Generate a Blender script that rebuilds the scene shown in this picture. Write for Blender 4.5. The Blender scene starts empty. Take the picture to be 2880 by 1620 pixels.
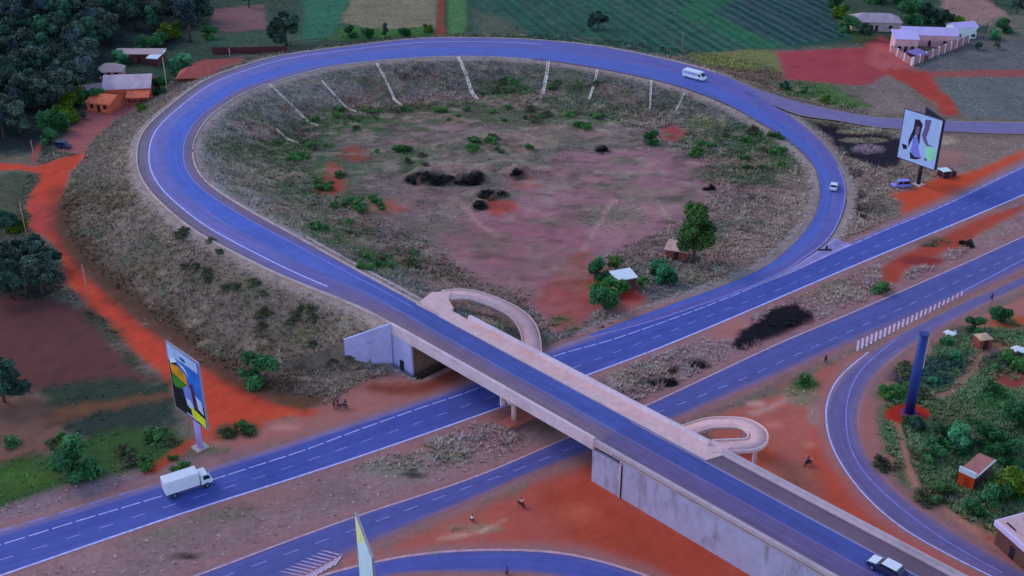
import bpy, math, random
import numpy as np
from mathutils import Vector, Matrix

# ------------------------------------------------------------------ camera, sky, sun, exposure
scene = bpy.context.scene
CAM_H, PITCH, FPX = 115.0, 28.0, 3300.0
cam_data = bpy.data.cameras.new('camera')
cam_data.sensor_width = 36.0
cam_data.lens = FPX / 2880.0 * 36.0
cam_data.clip_start, cam_data.clip_end = 1.0, 30000.0
cam = bpy.data.objects.new('camera', cam_data)
scene.collection.objects.link(cam)
cam.location = (0, 0, CAM_H)
cam.rotation_euler = (math.radians(90 - PITCH), 0, 0)
scene.camera = cam

SUN_EL, SUN_AZ = 38.0, -60.0           # azimuth measured from +Y towards +X
world = bpy.data.worlds.new('World')
scene.world = world
world.use_nodes = True
wn = world.node_tree.nodes
sky = wn.new('ShaderNodeTexSky')
sky.sky_type = 'NISHITA'
sky.sun_disc = False
sky.sun_elevation = math.radians(SUN_EL)
sky.sun_rotation = math.radians(SUN_AZ)
sky.altitude = 1500
sky.air_density = 1.0
sky.dust_density = 0.6
sky.ozone_density = 2.0
wn['Background'].inputs['Strength'].default_value = 0.15
world.node_tree.links.new(sky.outputs[0], wn['Background'].inputs['Color'])

sun_data = bpy.data.lights.new('sun', 'SUN')
sun_data.energy = 0.5
sun_data.angle = math.radians(25)
sun_data.color = (1.0, 0.91, 0.80)
sun = bpy.data.objects.new('sun', sun_data)
scene.collection.objects.link(sun)
sv = Vector((math.sin(math.radians(SUN_AZ)) * math.cos(math.radians(SUN_EL)),
             math.cos(math.radians(SUN_AZ)) * math.cos(math.radians(SUN_EL)), math.sin(math.radians(SUN_EL))))
sun.rotation_euler = sv.to_track_quat('Z', 'Y').to_euler()

scene.view_settings.view_transform = 'Standard'
scene.view_settings.look = 'None'
scene.view_settings.exposure = 0.8
scene.view_settings.gamma = 1.0
scene.render.engine = 'CYCLES'
scene.cycles.use_denoising = True
scene.cycles.max_bounces = 5
scene.cycles.diffuse_bounces = 3
scene.cycles.transparent_max_bounces = 4

random.seed(11)
rng = np.random.default_rng(11)
COL = scene.collection
R = math.radians
SP, CP = math.sin(R(PITCH)), math.cos(R(PITCH))

# ------------------------------------------------------------------ surveying: photo point -> place on the ground
def G(px, py, z=0.0):
    dx, dv = (px - 1440) / FPX, (py - 810) / FPX
    t = (CAM_H - z) / (SP + dv * CP)
    return np.array([dx * t, (CP - dv * SP) * t])

def G3(px, py, z=0.0):
    p = G(px, py, z)
    return Vector((p[0], p[1], z))

def mpp(py):                     # metres per photo pixel across, on the ground at that row
    return CAM_H / ((py - 810 + FPX * math.tan(R(PITCH))) * CP)

# ------------------------------------------------------------------ colour: what a level matt surface should show -> its base colour
LW = (0.485, 0.65, 1.0)            # a level pure white sheet under this sky
def lin(v):
    v = v / 255.0
    return v / 12.92 if v <= 0.04045 else ((v + 0.055) / 1.055) ** 2.4
def C(r, g, b, k=1.0):
    return tuple(min(0.9, max(0.006, k * lin(v) / l)) for v, l in zip((r, g, b), LW))

# ------------------------------------------------------------------ materials
MATS = {}
def mat(name, col, rough=0.8, var=0.12, scale=1.5, metal=0.0, bump=0.0, spec=0.3, coord='Object', stain=None, stain_scale=0.4, stretch=1.0):
    if name in MATS:
        return MATS[name]
    m = bpy.data.materials.new(name)
    m.use_nodes = True
    nt = m.node_tree; n = nt.nodes; l = nt.links
    b = n['Principled BSDF']
    b.inputs['Roughness'].default_value = rough
    b.inputs['Metallic'].default_value = metal
    b.inputs['Specular IOR Level'].default_value = spec
    tc = n.new('ShaderNodeTexCoord')
    nz = n.new('ShaderNodeTexNoise'); nz.inputs['Scale'].default_value = scale; nz.inputs['Detail'].default_value = 6
    l.new(tc.outputs[coord], nz.inputs['Vector'])
    mr = n.new('ShaderNodeMapRange')
    mr.inputs['From Min'].default_value = 0.25; mr.inputs['From Max'].default_value = 0.75
    mr.inputs['To Min'].default_value = 1 - var; mr.inputs['To Max'].default_value = 1 + var
    l.new(nz.outputs['Fac'], mr.inputs['Value'])
    mx = n.new('ShaderNodeMix'); mx.data_type = 'RGBA'; mx.blend_type = 'MULTIPLY'
    mx.inputs['Factor'].default_value = 1
    mx.inputs['A'].default_value = (*col, 1)
    l.new(mr.outputs['Result'], mx.inputs['B'])
    out = mx.outputs['Result']
    if stain:
        n2 = n.new('ShaderNodeTexNoise'); n2.inputs['Scale'].default_value = stain_scale; n2.inputs['Detail'].default_value = 8
        n2.inputs['Roughness'].default_value = 0.65
        mp = n.new('ShaderNodeMapping'); mp.inputs['Scale'].default_value = (1, 1, stretch)
        l.new(tc.outputs[coord], mp.inputs['Vector']); l.new(mp.outputs['Vector'], n2.inputs['Vector'])
        r2 = n.new('ShaderNodeMapRange'); r2.inputs['From Min'].default_value = 0.5; r2.inputs['From Max'].default_value = 0.72
        r2.inputs['To Max'].default_value = 0.75
        l.new(n2.outputs['Fac'], r2.inputs['Value'])
        m2 = n.new('ShaderNodeMix'); m2.data_type = 'RGBA'
        l.new(r2.outputs['Result'], m2.inputs['Factor'])
        l.new(out, m2.inputs['A']); m2.inputs['B'].default_value = (*stain, 1)
        out = m2.outputs['Result']
    l.new(out, b.inputs['Base Color'])
    if bump:
        bp = n.new('ShaderNodeBump'); bp.inputs['Strength'].default_value = bump; bp.inputs['Distance'].default_value = 0.1
        l.new(nz.outputs['Fac'], bp.inputs['Height']); l.new(bp.outputs['Normal'], b.inputs['Normal'])
    MATS[name] = m
    return m

# ------------------------------------------------------------------ object helpers
class MB:
    def __init__(self):
        self.v, self.f, self.m = [], [], []
    def quad(self, a, b, c, d, mi=0):
        i = len(self.v); self.v += [tuple(a), tuple(b), tuple(c), tuple(d)]; self.f.append((i, i + 1, i + 2, i + 3)); self.m.append(mi)
    def box(self, x0, x1, y0, y1, z0, z1, mi=0, M=None):
        i = len(self.v)
        P = [(x0, y0, z0), (x1, y0, z0), (x1, y1, z0), (x0, y1, z0), (x0, y0, z1), (x1, y0, z1), (x1, y1, z1), (x0, y1, z1)]
        if M is not None:
            P = [tuple(M @ Vector(p)) for p in P]
        self.v += P
        for q in ((0, 3, 2, 1), (4, 5, 6, 7), (0, 1, 5, 4), (1, 2, 6, 5), (2, 3, 7, 6), (3, 0, 4, 7)):
            self.f.append(tuple(i + k for k in q)); self.m.append(mi)
    def prism(self, poly, z0, z1, mi=0):            # vertical prism over a plan polygon (ccw)
        i = len(self.v); k = len(poly)
        z0s = z0 if hasattr(z0, '__len__') else [z0] * k
        z1s = z1 if hasattr(z1, '__len__') else [z1] * k
        self.v += [(p[0], p[1], z) for p, z in zip(poly, z0s)] + [(p[0], p[1], z) for p, z in zip(poly, z1s)]
        self.f.append(tuple(i + j for j in reversed(range(k)))); self.m.append(mi)
        self.f.append(tuple(i + k + j for j in range(k))); self.m.append(mi)
        for j in range(k):
            self.f.append((i + j, i + (j + 1) % k, i + k + (j + 1) % k, i + k + j)); self.m.append(mi)
    def profile(self, prof, y0, y1, mi=0):          # polygon in xz swept along y
        i = len(self.v); k = len(prof)
        self.v += [(p[0], y0, p[1]) for p in prof] + [(p[0], y1, p[1]) for p in prof]
        self.f.append(tuple(i + j for j in range(k))); self.m.append(mi)
        self.f.append(tuple(i + k + j for j in reversed(range(k)))); self.m.append(mi)
        for j in range(k):
            self.f.append((i + (j + 1) % k, i + j, i + k + j, i + k + (j + 1) % k)); self.m.append(mi)
    def tube(self, pts, rads, seg=8, mi=0, cap=True):
        i0 = len(self.v)
        pts = [Vector(p) for p in pts]
        for j, (p, r) in enumerate(zip(pts, rads)):
            d = (pts[min(j + 1, len(pts) - 1)] - pts[max(j - 1, 0)]).normalized()
            a = d.orthogonal().normalized() if abs(d.z) < 0.99 else Vector((1, 0, 0))
            a = (a - d * a.dot(d)).normalized(); b = d.cross(a)
            for s in range(seg):
                t = 2 * math.pi * s / seg
                self.v.append(tuple(p + (a * math.cos(t) + b * math.sin(t)) * r))
        for j in range(len(pts) - 1):
            for s in range(seg):
                s2 = (s + 1) % seg
                self.f.append((i0 + j * seg + s, i0 + j * seg + s2, i0 + (j + 1) * seg + s2, i0 + (j + 1) * seg + s)); self.m.append(mi)
        if cap:
            self.f.append(tuple(i0 + s for s in reversed(range(seg)))); self.m.append(mi)
            self.f.append(tuple(i0 + (len(pts) - 1) * seg + s for s in range(seg))); self.m.append(mi)
    def mesh(self, name, mats, smooth=False):
        me = bpy.data.meshes.new(name)
        me.from_pydata(self.v, [], self.f)
        for m in (mats if isinstance(mats, (list, tuple)) else [mats]):
            me.materials.append(m)
        me.polygons.foreach_set('material_index', self.m)
        if smooth:
            me.polygons.foreach_set('use_smooth', [True] * len(me.polygons))
        me.update()
        return me
    def obj(self, name, mats, parent=None, smooth=False, loc=None, bevel=0):
        o = bpy.data.objects.new(name, self.mesh(name, mats, smooth))
        COL.objects.link(o)
        if parent is not None:
            o.parent = parent
        if loc is not None:
            o.location = loc
        if bevel:
            b = o.modifiers.new('bevel', 'BEVEL'); b.width = bevel; b.segments = 2; b.limit_method = 'ANGLE'
        return o

def tag(o, label=None, cat=None, group=None, kind=None):
    if label: o['label'] = label
    if cat: o['category'] = cat
    if group: o['group'] = group
    if kind: o['kind'] = kind
    return o

def thing(name, label, cat, loc, rz=0.0, group=None):
    o = bpy.data.objects.new(name, None)
    o.empty_display_size = 0.5
    COL.objects.link(o)
    o.location = loc; o.rotation_euler = (0, 0, rz)
    return tag(o, label, cat, group)

def dup(root, loc, rz=0.0, sc=1.0, label=None, group=None):
    r = root.copy(); COL.objects.link(r)
    r.location = loc; r.rotation_euler = (0, 0, rz); r.scale = (sc, sc, sc) if not hasattr(sc, '__len__') else sc
    if label: r['label'] = label
    if group: r['group'] = group
    for ch in root.children:
        c = ch.copy(); COL.objects.link(c); c.parent = r
        for g in ch.children:
            d = g.copy(); COL.objects.link(d); d.parent = c
    return r

def meshobj(name, verts, faces, mats, parent=None, mi=None, smooth=False):
    me = bpy.data.meshes.new(name)
    verts = np.asarray(verts, dtype=np.float32); faces = np.asarray(faces, dtype=np.int32)
    nv, nf, k = len(verts), len(faces), faces.shape[1]
    me.vertices.add(nv); me.vertices.foreach_set('co', verts.ravel())
    me.loops.add(nf * k); me.loops.foreach_set('vertex_index', faces.ravel())
    me.polygons.add(nf); me.polygons.foreach_set('loop_start', np.arange(0, nf * k, k, dtype=np.int32))
    for m in (mats if isinstance(mats, (list, tuple)) else [mats]):
        me.materials.append(m)
    if mi is not None:
        me.polygons.foreach_set('material_index', np.asarray(mi, dtype=np.int32))
    if smooth:
        me.polygons.foreach_set('use_smooth', np.ones(nf, dtype=bool))
    me.update(calc_edges=True)
    o = bpy.data.objects.new(name, me); COL.objects.link(o)
    if parent is not None: o.parent = parent
    return o

# ------------------------------------------------------------------ curves
def spline(pts, step=2.0):
    P = np.array(pts, dtype=float)
    E = np.vstack([2 * P[0] - P[1], P, 2 * P[-1] - P[-2]])
    out = []
    for i in range(1, len(E) - 2):
        p0, p1, p2, p3 = E[i - 1], E[i], E[i + 1], E[i + 2]
        for t in np.linspace(0, 1, 12, endpoint=False):
            out.append(0.5 * ((2 * p1) + (-p0 + p2) * t + (2 * p0 - 5 * p1 + 4 * p2 - p3) * t * t + (-p0 + 3 * p1 - 3 * p2 + p3) * t ** 3))
    out.append(E[-2])
    out = np.array(out)
    return resample(out, step=step)

def resample(P, step=2.0, n=None):
    d = np.r_[0, np.cumsum(np.linalg.norm(np.diff(P[:, :2], axis=0), axis=1))]
    n = n or max(3, int(d[-1] / step) + 1)
    s = np.linspace(0, d[-1], n)
    return np.stack([np.interp(s, d, P[:, k]) for k in range(P.shape[1])], axis=1)

def smooth_line(P, it=3):
    P = P.copy()
    for _ in range(it):
        P[1:-1] = 0.25 * P[:-2] + 0.5 * P[1:-1] + 0.25 * P[2:]
    return P

def line3(pp, z=None, step=2.0, it=3):             # photo points (x, y[, z]) -> smooth 3-D line
    Q = []
    for p in pp:
        zz = p[2] if len(p) > 2 else (z or 0.0)
        Q.append((*G(p[0], p[1], zz), zz))
    return smooth_line(spline(Q, step), it)

def pair(A, B, n=None, step=2.0):
    n = n or int(max(np.linalg.norm(np.diff(A[:, :2], axis=0), axis=1).sum(), np.linalg.norm(np.diff(B[:, :2], axis=0), axis=1).sum()) / step) + 1
    return resample(A, n=n), resample(B, n=n)

def rematch(A, B):                                  # for each A sample the nearest point of B, kept in order
    d = np.linalg.norm(A[:, None, :2] - B[None, :, :2], axis=2)
    idx = np.maximum.accumulate(np.argmin(d, axis=1))
    s = smooth_line(np.interp(np.arange(len(A)), np.arange(len(A)), idx.astype(float))[:, None], 6)[:, 0]
    return np.stack([np.interp(s, np.arange(len(B)), B[:, k]) for k in range(3)], axis=1)

def ribbon(name, A, B, mats, dz=0.0, cuts=None, strip_mat=None, parent=None, skirt=0.0, sub=2):
    n = len(A)
    if cuts is None:
        cuts = np.repeat(np.linspace(0, 1, sub + 1)[None, :], n, axis=0); strip_mat = [0] * sub
    m = cuts.shape[1]
    V = A[:, None, :] * (1 - cuts[:, :, None]) + B[:, None, :] * cuts[:, :, None]
    V[:, :, 2] += dz
    d = np.r_[0, np.cumsum(np.linalg.norm(np.diff(0.5 * (A + B)[:, :2], axis=0), axis=1))]
    w = np.linalg.norm((A - B)[:, :2], axis=1)
    verts = V.reshape(-1, 3)
    ii = np.arange(n - 1)[:, None] * m + np.arange(m - 1)[None, :]
    F = np.stack([ii, ii + 1, ii + m + 1, ii + m], axis=2).reshape(-1, 4)
    t = np.cross(A[1] - A[0], B[0] - A[0])
    if t[2] < 0: F = F[:, ::-1]
    mi = np.tile(np.array(strip_mat), n - 1)
    o = meshobj(name, verts, F, mats, parent, mi)
    uv = np.stack([(cuts * w[:, None]).ravel(), np.repeat(d, m)], axis=1)
    lay = o.data.uv_layers.new(name='UVMap')
    lay.data.foreach_set('uv', uv[F.ravel()].astype(np.float32).ravel())
    return o

def strip(P, w, off=0.0):                           # two edges of a band of width w along P
    T = np.gradient(P[:, :2], axis=0); T /= np.linalg.norm(T, axis=1)[:, None] + 1e-9
    N = np.stack([-T[:, 1], T[:, 0]], axis=1)
    A = P.copy(); B = P.copy()
    A[:, :2] += N * (off + w / 2); B[:, :2] += N * (off - w / 2)
    return A, B

def sdf(P, poly):
    poly = np.asarray(poly)[:, :2]
    d = np.full(len(P), 1e18); inside = np.zeros(len(P), bool)
    a = poly; b = np.roll(poly, -1, axis=0)
    for (ax, ay), (bx, by) in zip(a, b):
        ex, ey = bx - ax, by - ay
        wx, wy = P[:, 0] - ax, P[:, 1] - ay
        t = np.clip((wx * ex + wy * ey) / (ex * ex + ey * ey + 1e-12), 0, 1)
        d = np.minimum(d, (wx - ex * t) ** 2 + (wy - ey * t) ** 2)
        c = ((ay <= P[:, 1]) & (by > P[:, 1])) | ((by <= P[:, 1]) & (ay > P[:, 1]))
        xi = ax + (P[:, 1] - ay) * ex / (ey if abs(ey) > 1e-12 else 1e-12)
        inside ^= c & (P[:, 0] < xi)
    d = np.sqrt(d)
    return np.where(inside, -d, d)

def sst(a, b, x):
    t = np.clip((x - a) / (b - a), 0, 1)
    return t * t * (3 - 2 * t)

_lat = rng.random((256, 256))
def vnoise(x, y):
    xi, yi = np.floor(x).astype(int), np.floor(y).astype(int)
    fx, fy = x - xi, y - yi
    fx, fy = fx * fx * (3 - 2 * fx), fy * fy * (3 - 2 * fy)
    g = lambda i, j: _lat[i & 255, j & 255]
    return (g(xi, yi) * (1 - fx) + g(xi + 1, yi) * fx) * (1 - fy) + (g(xi, yi + 1) * (1 - fx) + g(xi + 1, yi + 1) * fx) * fy
def fbm(x, y, lam, o=4, seed=0):
    s, a, tot = 0, 1.0, 0
    for k in range(o):
        s = s + a * vnoise(x / lam * 2 ** k + 17.3 * seed + 5.1 * k, y / lam * 2 ** k + 9.7 * seed + 3.3 * k); tot += a; a *= 0.55
    return s / tot * 2 - 1

# ------------------------------------------------------------------ road geometry
DZ = 7.5                                            # deck level of the overpass
A0, B0 = G(1171, 857, DZ), G(1987, 1296, DZ)
U = (B0 - A0) / np.linalg.norm(B0 - A0); NN = np.array([-U[1], U[0]])
DECK_ANG = math.atan2(U[1], U[0])
def sn(p): return float((p - A0) @ U), float((p - A0) @ NN)
def deck(s, n, z): return np.array([*(A0 + U * s + NN * n), z])
N_LOW = -8.0
S1 = sn(G(1144, 961, 7.0))[0]                       # face of the far abutment
S2 = sn(G(1653, 1259, 7.0))[0]                      # face of the near abutment
SW = sn(G(1079, 926, 7.6))[0]                       # start of the flared wing wall
SEND = S2 + 95.0
S_WALK_END = sn(B0)[0]

OUT = [(820, 786, 7.5), (708, 734, 7.5), (555, 652, 7.5), (462, 577, 7.5), (418, 530, 7.5), (393, 485, 7.5), (387, 447, 7.5), (391, 405, 7.5), (409, 365, 7.5),
       (462, 313, 7.5), (570, 230, 7.5), (679, 187, 7.4), (788, 157, 7.2), (1000, 128, 7.0), (1169, 110, 6.8), (1333, 107, 6.5), (1519, 114, 6.0), (1705, 135, 5.4), (1920, 180, 4.5),
       (2069, 228, 3.6), (2159, 288, 2.8), (2255, 352, 1.9), (2330, 424, 1.1), (2369, 490, .6), (2379, 540, .35), (2373, 587, .2), (2350, 645, .1), (2317, 688, .06), (2255, 731, .05), (2190, 772, .05), (2069, 824, .04), (1960, 862, .03), (1860, 896, .02), (1760, 924, .02), (1660, 948, .015)]
INN = [(960, 738, 7.5), (820, 660, 7.5), (700, 594, 7.5), (620, 545, 7.5), (573, 508, 7.5), (548, 470, 7.5), (540, 430, 7.5), (549, 385, 7.5), (585, 330, 7.5), (640, 288, 7.5), (708, 252, 7.4),
       (857, 205, 7.2), (960, 182, 7.0), (1161, 163, 6.8), (1333, 158, 6.5), (1519, 168, 6.0), (1705, 195, 5.4), (1892, 236, 4.5), (2032, 285, 3.6), (2129, 337, 2.8), (2218, 393, 1.9),
       (2278, 449, 1.1), (2301, 496, .6), (2306, 540, .35), (2300, 585, .2), (2266, 648, .1), (2198, 717, .06), (2147, 754, .05), (2069, 790, .04), (1960, 830, .03), (1860, 866, .02), (1760, 903, .02), (1660, 941, .015)]
def wl(L): return [(*G(*p), p[2]) for p in L]
sa = S1 - 2
OUT_W = smooth_line(spline([deck(S1 + 1.5, N_LOW, DZ), deck(S1, N_LOW, DZ), deck(S1 - 14, N_LOW - .1, DZ)] + wl(OUT), 2.0), 4)
INN_W = smooth_line(spline([deck(S1 + 1.5, 0.0, DZ), deck(S1, 0.0, DZ), deck(S1 - 8, 0.3, DZ)] + wl(INN), 2.0), 4)
LO = resample(OUT_W, step=2.0)
LI = rematch(LO, INN_W)
LO[:, 2] = LI[:, 2] = 0.5 * (LO[:, 2] + LI[:, 2])

H1_LOW = line3([(-420, 1765), (-200, 1690), (0, 1622), (477, 1458), (960, 1303), (1385, 1156), (1649, 1058), (1920, 954), (2401, 749), (2880, 549), (3400, 322)])
H1_UP = line3([(-420, 1600), (-200, 1545), (0, 1488), (142, 1446), (287, 1402), (581, 1316), (960, 1196), (1295, 1083), (1519, 990), (1660, 941), (1760, 905), (1920, 848), (2069, 812), (2203, 764), (2330, 706), (2479, 640), (2665, 562), (2880, 458), (3400, 215)])
H2_UP = line3([(-100, 1850), (250, 1720), (522, 1622), (960, 1461), (1325, 1342), (1575, 1236), (1817, 1136), (1920, 1088), (2181, 965), (2401, 872), (2591, 789), (2740, 723), (2880, 659), (3400, 425)])
H2_LOW = line3([(300, 1850), (640, 1730), (820, 1640), (1053, 1532), (1184, 1472), (1333, 1408), (1482, 1340), (1650, 1280), (1800, 1222), (1920, 1174), (2181, 1064), (2293, 1014), (2412, 962), (2560, 902), (2706, 838), (2800, 800), (2960, 725), (3400, 520)])
SL_A = line3([(3400, 545), (2960, 740), (2800, 812), (2706, 852), (2560, 925), (2470, 978), (2400, 1028), (2352, 1080), (2322, 1143), (2324, 1207), (2341, 1266), (2386, 1341), (2457, 1423), (2554, 1501), (2665, 1561), (2760, 1612), (2960, 1710)])
SL_B = line3([(3400, 590), (3050, 735), (2880, 805), (2740, 872), (2609, 945), (2540, 990), (2480, 1040), (2440, 1092), (2418, 1155), (2416, 1207), (2428, 1256), (2460, 1311), (2535, 1389), (2628, 1456), (2759, 1538), (2880, 1604), (3100, 1720)])
BS_UP = line3([(700, 1700), (880, 1625), (1053, 1580), (1184, 1557), (1333, 1546), (1519, 1548), (1631, 1563), (1780, 1604), (1950, 1670)])
BS_LOW = line3([(760, 1800), (920, 1680), (1060, 1624), (1190, 1612), (1333, 1612), (1500, 1614), (1600, 1630), (1740, 1680), (1900, 1750)])
BR_UP = line3([(2030, 218, 3.9), (2106, 238, 3.3), (2200, 271, 2.7), (2293, 295, 2.2), (2442, 325, 1.5), (2546, 333, 1.1), (2684, 340, .7), (2880, 343, .3), (3300, 345, .1)])
BR_LOW = line3([(2100, 262, 3.2), (2203, 310, 2.5), (2255, 329, 2.2), (2367, 343, 1.6), (2460, 360, 1.2), (2665, 371, .7), (2880, 378, .3), (3300, 382, .1)])
SL_A, SL_B = pair(SL_A, SL_B); SL_B = rematch(SL_A, SL_B)
H1_LOW2, H1_UP2 = H1_LOW, rematch(H1_LOW, H1_UP)
H2_UP2, H2_LOW2 = H2_UP, rematch(H2_UP, H2_LOW)
BS_UP, BS_LOW = pair(BS_UP, BS_LOW)
BR_UP, BR_LOW = pair(BR_UP, BR_LOW)
BR_UP[:, 2] = BR_LOW[:, 2] = 0.5 * (BR_UP[:, 2] + BR_LOW[:, 2])
def outline(A, B): return np.vstack([A[:, :2], B[::-1, :2]])
FLAT = [outline(H1_LOW2, H1_UP2), outline(H2_UP2, H2_LOW2), outline(SL_A, SL_B), outline(BS_UP, BS_LOW)]

# ------------------------------------------------------------------ terrain
def axis(lo, hi, st, far):
    core = np.arange(lo, hi + st / 2, st)
    g = []; x, s = hi, st
    while x < far:
        s *= 1.35; x += s; g.append(x)
    h = []; x, s = lo, st
    while x > -far:
        s *= 1.35; x -= s; h.append(x)
    return np.r_[h[::-1], core, g]
TX = axis(-218, 222, 0.7, 9000); TY = axis(116, 492, 0.72, 9000)
GX, GY = np.meshgrid(TX, TY, indexing='ij')
P2 = np.stack([GX.ravel(), GY.ravel()], axis=1)
near = (np.abs(P2[:, 0]) < 330) & (P2[:, 1] > 40) & (P2[:, 1] < 520)
def near_sdf(poly, margin):
    poly = np.asarray(poly)[:, :2]
    lo, hi = poly.min(0) - margin, poly.max(0) + margin
    k = (P2[:, 0] > lo[0]) & (P2[:, 0] < hi[0]) & (P2[:, 1] > lo[1]) & (P2[:, 1] < hi[1])
    d = np.full(len(P2), float(margin))
    if k.any(): d[k] = np.minimum(sdf(P2[k], poly), margin)
    return d

flatd = np.full(len(P2), 12.0)
for pl in FLAT:
    flatd = np.minimum(flatd, near_sdf(pl, 12.0))
loop_poly = outline(LO, LI)
loopd = near_sdf(loop_poly, 30.0)
brd = near_sdf(outline(BR_UP, BR_LOW), 20.0)
x, y = P2[:, 0], P2[:, 1]
Hn = 0.55 * fbm(x, y, 28, 3, 1) + 0.22 * fbm(x, y, 6, 3, 2) + 0.16 * fbm(x, y, 2.0, 2, 3)
Hn = np.where(near, Hn, 0.0)
deck_s = (x - A0[0]) * U[0] + (y - A0[1]) * U[1]; deck_n = (x - A0[0]) * NN[0] + (y - A0[1]) * NN[1]
appr = np.maximum(np.abs(deck_n + 2.5) - 6.0, np.maximum(S1 - 4 - deck_s, deck_s - SEND))
HZ = Hn * sst(0.5, 9, np.minimum(flatd, np.where(appr > 0, appr, 0)))
HZ = np.where(flatd < 1.0, -0.025, HZ - 0.03 * (1 - sst(1.0, 4, flatd)))
for bx, by, br, bh in ((1165, 502, 3.2, 1.3), (1205, 500, 3.6, 1.7), (1240, 505, 3.0, 1.2), (1315, 503, 3.8, 1.6), (1345, 508, 2.6, 1.1), (1385, 548, 3.6, 1.1), (1350, 577, 2.4, 1.2), (1462, 490, 2.8, 1.5), (1420, 470, 5, .9), (1500, 420, 6, .8), (1330, 410, 7, .9), (1420, 390, 6, .8), (1250, 420, 5, .7)):
    c_ = G(bx, by); q_ = np.hypot(x - c_[0], (y - c_[1]) * 1.3) / br
    HZ = HZ + np.where(q_ < 1.6, bh * (1 - sst(.35, 1.5, q_)) * (1 + .7 * Hn / .4 * .5), 0)
def raise_bank(HZ, A, B, d, slope, lim, cut=None):
    k = np.where(d < lim)[0]
    mid = 0.5 * (A + B)
    zz = np.empty(len(k))
    for i in range(0, len(k), 20000):
        kk = k[i:i + 20000]
        D = (P2[kk, 0][:, None] - mid[None, :, 0]) ** 2 + (P2[kk, 1][:, None] - mid[None, :, 1]) ** 2
        j = np.argpartition(D, 2, axis=1)[:, :3]
        w = 1 / (np.take_along_axis(D, j, 1) + 0.05)
        zz[i:i + 20000] = (mid[j, 2] * w).sum(1) / w.sum(1)
    dd = np.maximum(0, d[k] - 1.1)
    rough = 0.55 * Hn[k] * sst(1.5, 6, d[k])
    h = zz - 0.07 - 0.10 * np.clip(d[k], 0, 1.1) - dd / slope + rough
    if cut is not None:
        h = np.where(cut[k], -9, h)
    out = HZ.copy()
    a, b = out[k], h
    s = np.clip(0.5 + 0.5 * (b - a) / 0.5, 0, 1)
    sm = a * (1 - s) + b * s + 0.25 * s * (1 - s)
    out[k] = np.where(d[k] < 1.1, np.where(zz < 0.3, np.minimum(b, 0), b), np.where(b < a - 0.5, a, sm))
    return out
W2 = G(967, 954, 5.6); w2s, w2n = sn(W2)
cut_s = np.where(deck_n < N_LOW - .6, SW + (deck_n - (N_LOW - .6)) / (w2n - (N_LOW - .6)) * (w2s - SW), S1 - 0.4)
cut_s = np.where(deck_n > 3.4, S1 + 8, cut_s)
cutm = (deck_s > cut_s) & (deck_s < S1 + 60) & (deck_n > -40) & (deck_n < 30)
bank = raise_bank(HZ, LO, LI, loopd, 2.35, 29.0, cutm)
HZ = bank
HZ = raise_bank(HZ, BR_UP, BR_LOW, brd, 2.5, 19.0)
HZ = np.where(loopd < 1.4, np.minimum(HZ, bank), HZ)
HZ = np.where((loopd > 0) & (loopd < 1.4), HZ - .03, HZ)
# keep the other roads clear of the bank
HZ = np.where(flatd < 1.0, np.where(flatd > -.5, .012, -.08), HZ)
HZ = np.where((loopd < -.6) | (brd < -.6), HZ - .35, HZ)
HG = HZ.reshape(GX.shape)

def hgt(xx, yy):
    i = np.clip(np.searchsorted(TX, xx) - 1, 0, len(TX) - 2); j = np.clip(np.searchsorted(TY, yy) - 1, 0, len(TY) - 2)
    fx = (xx - TX[i]) / (TX[i + 1] - TX[i]); fy = (yy - TY[j]) / (TY[j + 1] - TY[j])
    return (HG[i, j] * (1 - fx) + HG[i + 1, j] * fx) * (1 - fy) + (HG[i, j + 1] * (1 - fx) + HG[i + 1, j + 1] * fx) * fy

def at(px, py):                                     # where the sight line of a photo point meets the terrain
    lo, hi = 12.0, -1.5
    zs = np.linspace(10, -1.5, 60)
    prev = None
    for z in zs:
        p = G(px, py, z)
        d = z - hgt(p[0], p[1])
        if d <= 0:
            if prev is None: return Vector((p[0], p[1], z))
            t = prev[1] / (prev[1] - d)
            q = prev[0] * (1 - t) + np.array([*p, z]) * t
            return Vector(q)
        prev = (np.array([*p, z]), d)
    return Vector((p[0], p[1], -1.5))

# ------------------------------------------------------------------ ground colours (soil, grass, crops, burnt patches)
base = np.tile(np.array(C(92, 90, 92)), (len(P2), 1))
NZ1, NZ2, NZ3 = fbm(x, y, 14, 4, 5), fbm(x, y, 4.5, 4, 6), fbm(x, y, 1.8, 3, 7)
def paint_w(poly, rgb, soft=2.0, warp=2.5, alpha=1.0, mask=None, speck=0.0):
    poly = np.asarray(poly, dtype=float)[:, :2]
    m = soft + warp + 2
    lo, hi = poly.min(0) - m, poly.max(0) + m
    k = np.where((x > lo[0]) & (x < hi[0]) & (y > lo[1]) & (y < hi[1]))[0]
    if mask is not None: k = k[mask[k]]
    if not len(k): return
    d = sdf(P2[k], poly) + warp * (0.65 * NZ2[k] + 0.5 * NZ3[k] + 0.5 * NZ1[k])
    a = sst(soft, -soft, -(-d)) if False else 1 - sst(-soft, soft, d)
    if speck: a = a * sst(-0.25, 0.25, NZ3[k] + NZ2[k] * 0.5 + speck)
    a = (a * alpha)[:, None]
    base[k] = base[k] * (1 - a) + np.array(C(*rgb))[None, :] * a
def paint(pp, rgb, soft=2.0, warp=2.5, alpha=1.0, mask=None, speck=0.0):
    paint_w([at(*p)[:2] for p in pp], rgb, soft, warp, alpha, mask, speck)
def blob(px, py, rx, ry, rgb, soft=2.0, warp=2.5, alpha=1.0, speck=0.0):
    paint([(px + rx * math.cos(t), py + ry * math.sin(t)) for t in np.linspace(0, 2 * math.pi, 16, endpoint=False)], rgb, soft, warp, alpha, None, speck)
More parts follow.
